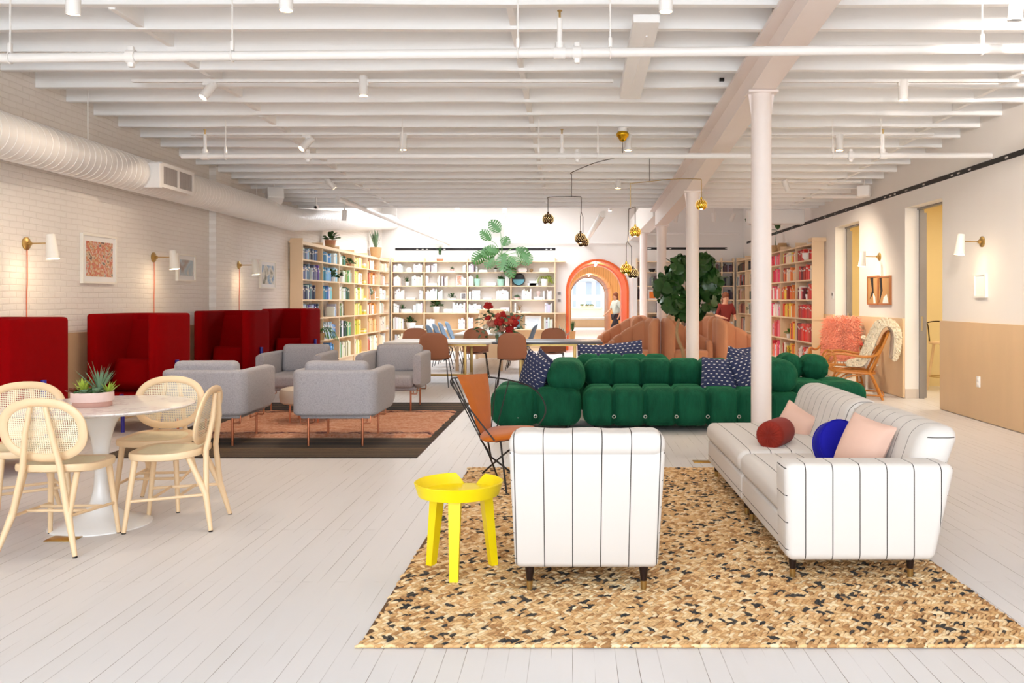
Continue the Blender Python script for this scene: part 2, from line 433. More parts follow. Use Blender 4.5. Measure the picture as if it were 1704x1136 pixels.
def mat_navy():
    m, nt, p = base_mat('navy_dash_print'); tc = node(nt, 'ShaderNodeTexCoord'); sp = node(nt, 'ShaderNodeSeparateXYZ')
    nt.links.new(tc.outputs['Object'], sp.inputs[0])
    row = math_(nt, 'DIVIDE', math_(nt, 'ADD', sp.outputs['Z'], 5), .036); ri = math_(nt, 'FLOOR', row)
    sh = math_(nt, 'MULTIPLY', math_(nt, 'MODULO', ri, 2), .5)
    u = math_(nt, 'FRACT', math_(nt, 'ADD', math_(nt, 'DIVIDE', math_(nt, 'ADD', sp.outputs['X'], 5), .058), sh)); r = math_(nt, 'FRACT', row)
    a = math_(nt, 'LESS_THAN', math_(nt, 'ABSOLUTE', math_(nt, 'SUBTRACT', u, .5)), .19)
    b = math_(nt, 'LESS_THAN', math_(nt, 'ABSOLUTE', math_(nt, 'SUBTRACT', r, .5)), .12)
    nt.links.new(mixc(nt, math_(nt, 'MULTIPLY', a, b), S(44, 52, 88), S(226, 222, 220)), p.inputs['Base Color'])
    p.inputs['Roughness'].default_value = .9; return m
M['navy'] = mat_navy()
def mat_cane():
    m, nt, p = base_mat('cane_webbing'); tc = node(nt, 'ShaderNodeTexCoord'); sp = node(nt, 'ShaderNodeSeparateXYZ')
    nt.links.new(tc.outputs['Object'], sp.inputs[0]); P = .0115
    fx = math_(nt, 'ABSOLUTE', math_(nt, 'SUBTRACT', math_(nt, 'FRACT', math_(nt, 'DIVIDE', math_(nt, 'ADD', sp.outputs['X'], 3), P)), .5))
    fz = math_(nt, 'ABSOLUTE', math_(nt, 'SUBTRACT', math_(nt, 'FRACT', math_(nt, 'DIVIDE', math_(nt, 'ADD', sp.outputs['Y'], 3), P)), .5))
    hole = math_(nt, 'MULTIPLY', math_(nt, 'LESS_THAN', fx, .29), math_(nt, 'LESS_THAN', fz, .29))
    p.inputs['Base Color'].default_value = S(244, 230, 200); p.inputs['Roughness'].default_value = .5
    nt.links.new(math_(nt, 'SUBTRACT', 1, hole), p.inputs['Alpha']); return m
M['cane'] = mat_cane()
M['cane_seat'] = pm('cane_seat', S(238, 224, 190), .55, var=.10, vs=90, bs_=.3, bscale=150)
def mat_col(name, rough=.7, attr=True, b=0):
    m, nt, p = base_mat(name)
    if attr:
        a = node(nt, 'ShaderNodeAttribute', attribute_name='Col'); nt.links.new(a.outputs['Color'], p.inputs['Base Color'])
    else:
        a = node(nt, 'ShaderNodeObjectInfo'); nt.links.new(a.outputs['Color'], p.inputs['Base Color'])
    p.inputs['Roughness'].default_value = rough
    if b: bump(nt, p, noise(nt, coords(nt, (1, 1, 1)), 300, 2), b, .004)
    return m
M['jute'] = mat_col('jute_braid', .9, b=.5)
M['book'] = mat_col('book_cloth', .6, attr=False)
M['books'] = mat_col('book_covers', .6)
def mat_marble():
    m, nt, p = base_mat('white_marble'); v = coords(nt)
    f = noise(nt, v, 3.5, 8, .65); cr = node(nt, 'ShaderNodeValToRGB'); nt.links.new(f, cr.inputs[0])
    cr.color_ramp.elements[0].position = .46; cr.color_ramp.elements[0].color = S(238, 233, 230); cr.color_ramp.elements[1].position = .52; cr.color_ramp.elements[1].color = S(240, 236, 233)
    e = cr.color_ramp.elements.new(.49); e.color = S(214, 206, 204)
    nt.links.new(cr.outputs[0], p.inputs['Base Color']); p.inputs['Roughness'].default_value = .12; return m
M['marble'] = mat_marble()
def mat_flatweave():
    m, nt, p = base_mat('black_striped_flatweave'); tc = node(nt, 'ShaderNodeTexCoord'); sp = node(nt, 'ShaderNodeSeparateXYZ')
    nt.links.new(tc.outputs['Object'], sp.inputs[0])
    y = math_(nt, 'ADD', sp.outputs['Y'], math_(nt, 'MULTIPLY', noise(nt, coords(nt, (1.2, 5, 1)), 2.5, 2), .02))
    nz = node(nt, 'ShaderNodeTexNoise', noise_dimensions='1D'); nz.inputs['Scale'].default_value = 21; nz.inputs['Detail'].default_value = 5
    nt.links.new(y, nz.inputs['W']); cr = node(nt, 'ShaderNodeValToRGB'); nt.links.new(nz.outputs['Fac'], cr.inputs[0]); cr.color_ramp.interpolation = 'CONSTANT'
    el = cr.color_ramp.elements; el[0].color = S(42, 36, 34); el[1].position = .58; el[1].color = S(176, 138, 92)
    for pos, c in ((.61, S(58, 48, 42)), (.66, S(42, 36, 34)), (.40, S(120, 98, 74)), (.43, S(42, 36, 34))): q = el.new(pos); q.color = c
    nt.links.new(cr.outputs[0], p.inputs['Base Color']); p.inputs['Roughness'].default_value = .95
    bump(nt, p, noise(nt, coords(nt, (40, 160, 1)), 3, 1), .4, .004); return m
M['flatweave'] = mat_flatweave()
def mat_orange_rug():
    m, nt, p = base_mat('peach_pile_rug'); v = coords(nt)
    f = math_(nt, 'MULTIPLY_ADD', noise(nt, coords(nt, (1, 2.5, 1)), 4, 6, .75), .55, math_(nt, 'MULTIPLY', noise(nt, v, 38, 3), .45))
    cr = node(nt, 'ShaderNodeValToRGB'); nt.links.new(f, cr.inputs[0]); cr.color_ramp.elements[0].position = .36; cr.color_ramp.elements[1].position = .66
    cr.color_ramp.elements[0].color = S(206, 122, 82); cr.color_ramp.elements[1].color = S(250, 206, 176)
    c = cr.outputs[0]
    tc = node(nt, 'ShaderNodeTexCoord'); sp = node(nt, 'ShaderNodeSeparateXYZ'); nt.links.new(tc.outputs['Object'], sp.inputs[0])
    rag = math_(nt, 'MULTIPLY', math_(nt, 'SUBTRACT', noise(nt, coords(nt, (3, 3, 1)), 3, 4), .5), .12)
    band = None
    for y0 in (-.80, .86):
        d = math_(nt, 'LESS_THAN', math_(nt, 'ABSOLUTE', math_(nt, 'ADD', math_(nt, 'SUBTRACT', sp.outputs['Y'], y0), rag)), .045)
        band = d if band is None else math_(nt, 'MAXIMUM', band, d)
    pat = math_(nt, 'MULTIPLY', band, math_(nt, 'GREATER_THAN', noise(nt, coords(nt, (9, 22, 1)), 2, 2), .42))
    tone = mixc(nt, noise(nt, coords(nt, (7, 7, 1)), 2, 1), S(70, 44, 60), S(120, 50, 40))
    nt.links.new(mixc(nt, pat, c, tone), p.inputs['Base Color']); p.inputs['Roughness'].default_value = 1
    bump(nt, p, noise(nt, v, 55, 4), 1.0, .04); return m
M['orange_rug'] = mat_orange_rug()
def mat_slats(name, c1, c2, period, axis='X'):
    m, nt, p = base_mat(name); tc = node(nt, 'ShaderNodeTexCoord'); sp = node(nt, 'ShaderNodeSeparateXYZ'); nt.links.new(tc.outputs['Object'], sp.inputs[0])
    fr = math_(nt, 'FRACT', math_(nt, 'DIVIDE', math_(nt, 'ADD', sp.outputs[axis], 50), period))
    g = math_(nt, 'LESS_THAN', fr, .14); nt.links.new(mixc(nt, g, c1, c2), p.inputs['Base Color']); p.inputs['Roughness'].default_value = .5
    return m
M['slatwood'] = mat_slats('fluted_oak', S(228, 168, 98), S(190, 126, 66), .09)
def mat_art(name, cols, scale, seed):
    m, nt, p = base_mat(name); v = coords(nt, (1, 1, 1)); 
    dn = node(nt, 'ShaderNodeTexNoise'); dn.inputs['Scale'].default_value = scale; dn.inputs['Detail'].default_value = 4; dn.noise_dimensions = '4D'; dn.inputs['W'].default_value = seed
    nt.links.new(v, dn.inputs['Vector'])
    cr = node(nt, 'ShaderNodeValToRGB'); nt.links.new(dn.outputs['Fac'], cr.inputs[0]); el = cr.color_ramp.elements
    el[0].position = .3; el[0].color = cols[0]; el[1].position = .7; el[1].color = cols[-1]
    for i, c in enumerate(cols[1:-1]): q = el.new(.3+.4*(i+1)/(len(cols)-1)); q.color = c
    nt.links.new(cr.outputs[0], p.inputs['Base Color']); p.inputs['Roughness'].default_value = .4; return m
# ------------------------------------------------------------------ the setting
XL, XR, YB, YF = -5.21, 4.67, 23.65, -8.2
def zc(D): return 3.881-.052*D if D <= 12.9 else 3.21-.022*(D-12.9)      # underside of the joists: the roof falls towards the back
SZ = [.15, .59, 1.035, 1.39, 1.765, 2.137, 2.43]                          # shelf heights all round the library

struct(MB().box(XL-.3, XR+3.2, YF-.3, 48, -.1, 0).build('floor', M['floor']))
deck = MB(); N = 12
for (xa, xb, ya, yb) in ((XL-.2, XR+.2, YF, -6.0), (XL-.2, -4.6, -6.0, -1.4), (4.0, XR+.2, -6.0, -1.4)): deck.box(xa, xb, ya, yb, 4.2, 4.35)
for (xa, xb, ya, yb) in ((-4.6, 4.0, -6.05, -6.0), (-4.6, 4.0, -1.4, -1.35), (-4.65, -4.6, -6, -1.4), (4, 4.05, -6, -1.4)): deck.box(xa, xb, ya, yb, 4.0, 4.7)  # unseen roof opening and curb, added to hold the overhead fill
poly = [(-1.4, zc(-1.4)+.28), (12.9, zc(12.9)+.28), (16.5, zc(16.5)+.28), (16.5, zc(16.5)+.40), (12.9, zc(12.9)+.4), (-1.4, zc(-1.4)+.4)]
deck.prism(poly, XL-.2, XR+.2, 'x')
deck.box(XL-.2, XR+.2, 16.42, 16.5, zc(16.5)+.0, 4.2)
deck.box(XL-.2, XR+.2, 16.5, 18.6, 4.0, 4.1); deck.box(XL-.2, XR+.2, 22.9, YB+.1, 4.0, 4.1)
deck.box(XL-.2, -4.6, 18.6, 22.9, 4.0, 4.1); deck.box(-.35, XR+.2, 18.6, 22.9, 4.0, 4.1)
ceiling = struct(deck.build('ceiling', M['ceil']))
y = -1.3; k = 0
while y < 16.4:
    z = zc(y); 
    for (a, b) in ((XL, 1.58), (1.82, XR)):
        mb = MB(); n = 10
        pts = [(a+(b-a)*i/n, R.uniform(-.006, .006)) for i in range(n+1)]
        for i in range(n):
            (xa, da), (xb, db) = pts[i], pts[i+1]
            mb.add([(xa, y, z+da), (xb, y, z+db), (xb, y+.07, z+db), (xa, y+.07, z+da), (xa, y, z+.3), (xb, y, z+.3), (xb, y+.07, z+.3), (xa, y+.07, z+.3)],
                   [(0, 3, 2, 1), (0, 1, 5, 4), (2, 3, 7, 6)])
        mb.build('joist', M['ceil'], ceiling)
    for bx in (-3.42, -.47, 4.15):                              # bridging between the joists
        if y > 4:
            mb = MB(); h = .2+.05*R.random()
            zn = zc(y+.51)+.012; mb.box(bx-.025, bx+.025, y+.07, y+.51, zn+R.uniform(0, .03), z+.29); mb.build('bridging', M['ceil'], ceiling)
    y += .51
mb = MB(); mb.prism([(6.55, zc(6.55)-.06), (8.45, zc(8.45)-.10), (8.45, zc(8.45)), (6.55, zc(6.55))], .46, .66, 'x')
mb.box(.555, .565, 6.55, 8.45, 3.37, 3.38); mb.build('dropped_board', M['ceil'], ceiling)
MB().box(1.42, 1.465, 8.36, 8.40, zc(8.36)+.05, zc(8.36)+.08).build('junction_box', M['dark'], ceiling)

# beam and columns
def zbeam(D): return 3.40-.075*(D-6) if D < 12.6 else (2.905-.022*(D-12.6) if D < 16.8 else 2.81)
bm = MB()
st = [YF, 0, 3, 6, 7.85, 10, 12.6, 14.6, 16.8]
for i in range(len(st)-1):
    a, b = st[i], st[i+1]
    for (x0, x1, h0, h1) in ((1.60, 1.82, lambda D: zbeam(D), lambda D: zc(D)+.27), (1.50, 1.92, lambda D: zc(D)-.035, lambda D: zc(D)+.0)):
        bm.add([(x0, a, h0(a)), (x1, a, h0(a)), (x1, a, h1(a)), (x0, a, h1(a)), (x0, b, h0(b)), (x1, b, h0(b)), (x1, b, h1(b)), (x0, b, h1(b))],
               [(0, 1, 2, 3), (4, 7, 6, 5), (0, 4, 5, 1), (1, 5, 6, 2), (2, 6, 7, 3), (3, 7, 4, 0)])
bmo = bm.build('steel_beam', M['beam']); tag(bmo, 'pink-white steel beam running the length of the ceiling over the columns', 'beam')
bs = MB().box(1.56, 1.86, 16.8, 23.6, 3.0, 3.55).build('boxed_beam', M['wall']); tag(bs, 'white boxed-in beam end between the two farthest columns', 'beam')
col_lab = ['nearest and widest white round column, behind the striped sofa', 'second white round column, in front of the fig tree',
           'third white round column, beyond the peach tub chairs', 'farthest white round column, beside the orange arch']
for i, D in enumerate((7.85, 12.35, 16.65, 20.9)):
    zt = (3.265, 2.93, 2.82, 3.0)[i]
    t = thing('steel_column', col_lab[i], 'column', (1.71, D, 0), 0, 'white steel columns under the beam')
    MB().lathe([(.091, 0), (.091, zt-.02)], 32).build('shaft', M['beam'], t)
    MB().rbox(-.135, .135, -.11, .11, zt-.022, zt, .004, 1).build('cap_plate', M['beam'], t)
    if i < 3:
        for sg in (-1, 1):
            MB().prism([(sg*.088, zt-.02), (sg*.088, zt-.24), (sg*.118, zt-.02)], -.006, .006, 'y').build('gusset', M['beam'], t)

# walls
lw = MB(); lw.box(XL-.2, XL, YF, YB+.1, 0, 4.2); lw.box(XL, XL+.10, 12.4, 12.95, 0, 4.0)
struct(lw.build('wall_left', M['brick']))
struct(MB().box(XL, XL+.02, YF, 12.4, 0, 1.04).build('trim_1', M['ply']))
rw = MB()
for a, b in ((YF, 10.93), (12.16, 14.1), (15.39, YB+.1)): rw.box(XR, XR+.26, a, b, 0, 4.2)
for a, b in ((10.93, 12.16), (14.1, 15.39)): rw.box(XR, XR+.26, a, b, 2.67, 4.2)
struct(rw.build('wall_right', M['wall']))
for i, (a, b) in enumerate(((YF, 10.93), (12.16, 14.1), (15.39, 16.0))):
    struct(MB().rbox(XR-.035, XR, a, b, .008, 1.12, .003, 1).build('trim_%d' % (i+2), M['ply']))
for i, (a, far) in enumerate(((10.93, 12.16), (14.1, 15.39))):
    struct(MB().box(XR+.002, XR+.19, far-.012, far, 0, .13).build('baseboard_right', M['grey_base']))
    d = MB(); d.box(XR+.19, XR+.25, far-.05, far-.004, 0, 2.645); d.box(XR+.19, XR+.25, a+.004, a+.05, 0, 2.645); d.box(XR+.17, XR+.24, a, far, 2.645, 2.668)
    dd = struct(d.build('door_%d' % (i+1), M['grey_frame']))
    MB().box(XR+.255, XR+.29, far-.035, far+.02, .01, 2.6).build('sliding_leaf', M['grey_frame'], dd)
    MB().box(XR+.19, XR+.215, far-.09, far-.07, .95, 1.15).build('latch', M['steel'], dd)
def arch_poly(cx, hw, spring, x0, x1, ztop, n=28):
    return [(x0, 0), (cx-hw, 0)]+[(cx+hw*math.cos(PI-PI*i/n), spring+hw*math.sin(PI-PI*i/n)) for i in range(n+1)]+[(cx+hw, 0), (x1, 0), (x1, ztop), (x0, ztop)]
struct(MB().prism(arch_poly(.675, .855, 1.635, XL-.1, XR+.1, 4.2), YB, YB+.2, 'y').build('wall_back', M['wall']))
struct(MB().box(XL-.2, XR+.2, YF-.1, YF, 0, .7).box(XL-.2, -5.0, YF-.1, YF, .7, 4.4).box(.2, .8, YF-.1, YF, .7, 4.4).box(4.4, XR+.2, YF-.1, YF, .7, 4.4).box(XL-.2, XR+.2, YF-.1, YF, 3.3, 4.4).build('wall_front', M['wall']))

def tunnel(name, label, cx, hw, spring, y0, y1, mats, th=.05, lip=None):
    n = 28; t = thing(name, label, 'arch', (cx, y0, 0)); t['kind'] = 'structure'
    def ring(r0, r1, a, b, m, nm):
        mb = MB()
        inn = [(-r0, 0)]+[(r0*math.cos(PI-PI*i/n), spring+r0*math.sin(PI-PI*i/n)) for i in range(n+1)]+[(r0, 0)]
        out = [(-r1, 0)]+[(r1*math.cos(PI-PI*i/n), spring+r1*math.sin(PI-PI*i/n)) for i in range(n+1)]+[(r1, 0)]
        K = len(inn); vs = [(x, a, z) for x, z in inn]+[(x, b, z) for x, z in inn]+[(x, a, z) for x, z in out]+[(x, b, z) for x, z in out]; fs = []
        for i in range(K-1): fs += [(i, i+1, K+i+1, K+i), (2*K+i, i+2*K+1, i+1, i), (K+i, K+i+1, 3*K+i+1, 3*K+i), (2*K+i, 3*K+i, 3*K+i+1, 2*K+i+1)]
        mb.add(vs, fs, True, 0); mb.build(nm, m, t, crisp=30)
    ring(hw, hw+th, 0, y1-y0, mats[0], 'lining')
    if lip: ring(hw-.03, hw+.12, y1-y0, y1-y0+.08, lip, 'inner_trim')
    return t
tunnel('arch_lining', 'deep orange arched passage lining through the white back wall', .675, .80, 1.635, YB-.03, 26.2, [M['orange_paint']], .06, M['wall'])
tunnel('arch_lining', 'second, wood-lined arch seen through the orange arch', .70, .80, 1.62, 33.9, 40, [M['slatwood']], .05, M['shelfwood'])
for (yy, zz, lab) in ((24.9, 2.40, 'glowing tube lamp under the crown of the orange arch'), (35.2, 2.385, 'glowing tube lamp under the crown of the wood-lined arch')):
    t = thing('tube_lamp', lab, 'lamp', (.66, yy, zz)); MB().tube([(0, -.42, -.02), (0, .42, -.02)], .022, 10).build('tube', M['glow'], t); MB().box(-.03, .03, -.45, .45, 0, .02).build('holder', M['steel'], t)
    point('tube_lamp_light', (.66, yy, zz-.1), 25, (1, .80, .52), .05)
# rooms beyond the arch
rm = MB(); rm.box(-1.3, -1.2, 26.2, 46, 0, 3.4); rm.box(3.6, 3.7, 26.2, 46, 0, 3.4); rm.box(-1.3, 3.7, 26.2, 46, 3.3, 3.4)
struct(rm.build('wall_passage', M['wall']))
struct(MB().prism(arch_poly(.675, .87, 1.635, -1.3, 3.7, 3.3), 26.1, 26.19, 'y').build('wall_hall_front', M['wall']))
struct(MB().prism(arch_poly(.70, .84, 1.62, -1.2, 3.6, 3.3), 34.0, 34.1, 'y').build('wall_hall_back', M['slatwood']))
wy = 45.9
struct(MB().box(-1.2, -.05, wy, wy+.1, 0, 3.3).box(1.55, 3.6, wy, wy+.1, 0, 3.3).box(-.05, 1.55, wy, wy+.1, 0, .95).box(-.05, 1.55, wy, wy+.1, 2.45, 3.3).build('wall_street', M['wall']))
wn = MB()
for q in (-.05, 1.51): wn.box(q, q+.04, wy-.02, wy+.06, .95, 2.45)
wn.box(-.05, 1.55, wy-.02, wy+.06, .95, .99); wn.box(-.05, 1.55, wy-.02, wy+.06, 2.41, 2.45)
wo = struct(wn.build('window_1', M['white_gloss']))
MB().box(-.1, 1.6, wy-.2, wy-.02, .90, .95).build('window_sill', M['shelfwood'], wo)
gl, nt, p = base_mat('window_glass'); p.inputs['Transmission Weight'].default_value = 1; p.inputs['Roughness'].default_value = 0; p.inputs['IOR'].default_value = 1.02
MB().box(-.01, 1.51, wy+.02, wy+.026, .99, 2.41).build('pane', gl, wo)
M['facade'] = pm('pale_street_facade', S(232, 214, 204), .8, var=.05); M['fac_dark'] = pm('facade_window', S(150, 156, 166), .3)
fb = thing('street_building', 'pale pink building across the street seen through the far window', 'building', (1.2, 60, 0))
MB().box(-9, 9, 0, 1, 0, 9).build('wall', M['facade'], fb)
for i, xx in enumerate((-2.7, -2.0, -1.3, -.3, .4, 1.1)):
    for zz in (.5, 1.75, 3.2): MB().box(xx, xx+(.42 if i % 2 else .34), -.05, .02, zz, zz+.85).build('facade_window', M['fac_dark'], fb)
MB().box(-9, 9, -.25, 0, 2.65, 2.9).build('cornice', M['fac_dark'], fb)
b = thing('window_bench', 'low white bench with wooden back under the far window', 'bench', (.75, 43.6, 0))
MB().rbox(-.85, .95, -.25, .25, .40, .50, .02).build('seat', M['wall'], b); MB().box(-.85, .95, .25, .29, .0, .42).build('skirt', M['ply'], b); MB().box(-.85, .95, -.22, -.18, 0, .40).build('front_panel', M['ply'], b)
MB().box(-.85, .95, .29, .33, .5, .82).build('backrest', M['wall'], b)
pl = thing('window_planter', 'long wooden planter of low greenery on the far window sill', 'planter', (.75, 45.79, .95))
MB().box(-.36, .36, -.08, .08, 0, .12).build('trough', M['ply'], pl)
mb = MB()
for i in range(40): mb.ball((R.uniform(-.34, .34), R.uniform(-.06, .06), .13+R.uniform(0, .06)), R.uniform(.02, .045), 6, 4)
mb.build('foliage', M['leaf'], pl)

# side rooms behind the two doorways
for i, (a, b_) in enumerate(((9.4, 13.85), (13.95, 16.9))):
    s_ = MB(); s_.box(6.9, 7.0, a, b_, 0, 3.1); s_.box(XR+.26, 7.0, b_, b_+.08, 0, 3.1); s_.box(XR+.26, 7.0, a-.08, a-.0, 0, 3.1); s_.box(XR+.26, 7.0, a, b_, 3.0, 3.1)
    struct(s_.build(('wall_side_room', 'wall_far_side_room')[i], M['yellow_wall']))
# linear slots
def slot(name, label, x0, x1, y0, y1, z0, z1, n):
    t = thing(name, label, 'air slot', ((x0+x1)/2, (y0+y1)/2, z0)); cx, cyy = (x0+x1)/2, (y0+y1)/2
    MB().box(x0-cx, x1-cx, y0-cyy, y1-cyy, 0, z1-z0).build('slot', M['dark'], t)
    mb = MB(); rr = random.Random(len(label))
    for i in range(n):
        f = rr.random(); g = .004
        if x1-x0 > y1-y0: mb.box(x0-cx+(x1-x0)*f, x0-cx+(x1-x0)*f+.05, y0-cyy-g, y0-cyy, (z1-z0)*.3, (z1-z0)*.6)
        else: mb.box(x0-cx-g, x0-cx, y0-cyy+(y1-y0)*f, y0-cyy+(y1-y0)*f+.06, (z1-z0)*.3, (z1-z0)*.6)
    mb.build('vane', M['steel'], t)
slot('air_slot', 'long black linear air slot high along the white right wall', XR-.006, XR, 3.0, 23.2, 2.885, 2.945, 40)
slot('air_slot', 'thin black air slot above the white book shelves', -4.85, -.47, YB-.006, YB, 2.735, 2.80, 9)
slot('air_slot', 'thin black air slot above the shelves behind the fig tree', 2.0, 4.22, YB-.006, YB, 2.755, 2.82, 6)
# ------------------------------------------------------------------ services under the ceiling
# spiral duct
dx, dz, dr = -4.93, 2.80, .20
t = thing('spiral_duct', 'large white spiral air duct along the top of the brick wall', 'duct', (dx, 0, dz))
mb = MB(); prof = []; y = -1.0; vs = []
ys = []
while y < 23.6:
    ys += [(y, 0), (y+.088, 0), (y+.091, .0035), (y+.098, .0035)]; y += .101
n = 28; st = 0; vs = []; fs = []
for (yy, e) in ys:
    lift = max(0, yy-15.3)*.085
    for j in range(n): a = 2*PI*j/n; vs.append(((dr+e)*math.cos(a), yy, (dr+e)*math.sin(a)+lift))
for i in range(len(ys)-1):
    for j in range(n): fs.append((i*n+j, (i+1)*n+j, (i+1)*n+(j+1) % n, i*n+(j+1) % n))
mb.add(vs, fs, True); mb.build('duct_pipe', M['pipe'], t, crisp=20)
for yy in (8.8, 13.5):
    MB().tube([(0, yy, dr), (0, yy, zc(min(yy, 16.4))+.2-dz)], .006, 6).build('hanger_rod', M['pipe'], t)
# supply grille standing off the duct, turned to the room
gy = 10.2
g = MB(); g.box(.12, .27, gy-.42, gy+.42, -.14, .14); go = g.build('grille_box', M['pipe'], t)
gf = MB()
for (a, b_, z0, z1) in ((-.42, .42, .10, .14), (-.42, .42, -.14, -.10), (-.42, -.37, -.10, .10), (.37, .42, -.10, .10), (-.025, .025, -.10, .10)):
    gf.box(.27, .285, gy+a, gy+b_, z0, z1)
gf.build('grille_frame', M['pipe'], go)
MB().box(.271, .273, gy-.37, gy+.37, -.10, .10).build('grille_opening', M['dark'], go)
gs = MB()
for i in range(34): yy = gy-.365+i*.0221; gs.box(.273, .281, yy, yy+.010, -.10, .10)
gs.build('grille_vanes', pm('grille_grey', S(190, 178, 170), .5), go)
MB().rbox(.10, .30, gy-.5, gy-.43, -.16, .12, .01).build('grille_end', M['pipe'], go)

def pipe_run(label, x0, x1, D, z0, z1, r, hang, couple, heads):
    t = thing('sprinkler_pipe', label, 'pipe', (0, D, 0)); zz = lambda x: z0+(z1-z0)*min(1, max(0, (x-x0)/(x1-x0)))
    MB().tube([(x0, 0, z0), (x1, 0, z1)], r, 16).build('pipe', M['pipe'], t)
    for x in hang:
        h = MB(); h.tube([(x, 0, zz(x)+r), (x, 0, zc(D)+.02)], .006, 6); h.rbox(x-.012, x+.012, -.015, .015, zz(x)+r, zz(x)+r+.07, .005, 1)
        h.tube([(x, (r+.006)*math.cos(a*PI/8), zz(x)+(r+.006)*math.sin(a*PI/8)) for a in range(17)], .005, 6); h.build('hanger', M['pipe'], t)
    for x in couple:
        h = MB(); h.tube([(x-.03, 0, zz(x)), (x+.03, 0, zz(x))], r+.014, 16); h.rbox(x-.02, x+.02, -.02, .02, zz(x)-r-.04, zz(x)+r+.04, .008, 1); h.build('coupling', M['pipe'], t)
    for x in heads:
        h = MB(); h.tube([(x, 0, zz(x)+r-.01), (x, 0, zz(x)+.24)], .018, 10); h.tube([(x, 0, zz(x)+r-.01), (x, 0, zz(x)+r+.04)], .03, 10); h.tube([(x-.04, 0, zz(x)), (x+.04, 0, zz(x))], r+.01, 14)
        ho = h.build('riser', M['pipe'], t); MB().tube([(x, 0, zz(x)+.24), (x, 0, zz(x)+.29)], .008, 8).lathe([(.018, 0), (.018, .004)], 12, (x, 0, zz(x)+.29)).build('sprinkler_head', M['brass'], ho)
pipe_run('white sprinkler pipe nearest the camera, across the whole ceiling', XL, XR, 6.0, 3.045, 3.135, .033, (-3.9, -2.36, -.38, .26, 2.84), (-3.06, .03), (-.09,))
pipe_run('white sprinkler pipe crossing above the brass mobile lamp', -4.36, XR, 9.65, 2.985, 2.99, .031, (-3.87, -1.9, -.38, .28, 2.9, 3.44), (-2.95, .05, 3.1), (-4.1, -.12, 3.46))
def slant_pipe(label, pts, r, rods):
    t = thing('sprinkler_pipe', label, 'pipe', pts[0]); o = Vector(pts[0])
    MB().tube([Vector(p)-o for p in pts], r, 12).build('pipe', M['pipe'], t)
    for (x, yy, za, zb) in rods: MB().tube([Vector((x, yy, za))-o, Vector((x, yy, zb))-o], .007, 6).build('hanger', M['pipe'], t)
p0, p1 = at(562, 330, 15.0), at(737, 401, 22.5)
slant_pipe('white pipe sloping back from the duct to the far wall', [p0, p1, (p1.x, 23.6, p1.z)], .045, [(at(660, 372, 19).x, 19, at(660, 370, 19).z, 4.0)])
for i, (a, b_, c_, lab) in enumerate((((1003, 356, 15.2), (974, 402, 22.5), 23.6, 'white drain pipe sloping behind the dark mobile globes'),)):
    q0, q1 = at(*a), at(*b_); slant_pipe(lab, [q0, q1, (q1.x, c_, q1.z)], .06, [])
pz = 1.38+(499-388)*23.3/1440
slant_pipe('thin white pipe with risers along the back wall, right of the column', [(1.95, 23.4, pz), (4.5, 23.4, pz)], .03, [(2.6, 23.4, pz, pz+.42), (3.05, 23.4, pz, pz+.42)])
slant_pipe('thin white conduit high on the back wall beside the skylight', [(-1.85, 23.55, 3.7), (-1.85, 23.55, 3.02), (-1.7, 23.55, 2.93), (1.5, 23.55, 2.93)], .022, [])
slant_pipe('white conduit bent down the back wall under the duct', [(-3.95, 23.55, 3.65), (-3.95, 23.55, 2.92), (-3.5, 23.55, 2.90)], .03, [])
slant_pipe('short white pipe branch under the joists near the red books', [at(1352, 327, 14.5), at(1436, 327, 13.6)], .03, [])

# track rails and spotlights
def rail(label, x0, x1, D, z):
    o = MB().rbox(x0, x1, -.018, .018, 0, .03, .004, 1); o = o.build('track_rail', M['pipe'], None, loc=(0, D, z)); tag(o, label, 'lighting track')
rail('long white lighting track over the round table and armchairs', -4.15, .38, 8.15, zc(8.15)-.03)
rail('white lighting track right of the beam, nearest the camera', 1.95, 4.2, 8.15, zc(8.15)-.03)
rail('white lighting track behind the second sprinkler pipe', -4.5, 1.45, 10.2, zc(10.2)-.03)
rail('short white lighting track right of the beam, above the second pipe', 1.95, 4.25, 10.2, zc(10.2)-.03)
rail('white lighting track over the dining table', -3.95, 1.4, 13.2, zc(13.2)-.03)
rail('white lighting track over the rattan chairs', 1.95, 4.4, 13.2, zc(13.2)-.03)
rail('white lighting track across the nearest edge of the ceiling', -5.0, 1.4, 5.35, zc(5.35)-.03)
rail('white lighting track at the near ceiling edge right of the beam', 1.95, 4.5, 5.35, zc(5.35)-.03)
rail('white lighting track hanging under the skylight', -1.75, .6, 19.5, 3.44)
rail('white lighting track in front of the far right shelves', 1.95, 4.3, 18.6, 3.42)
spot0 = None
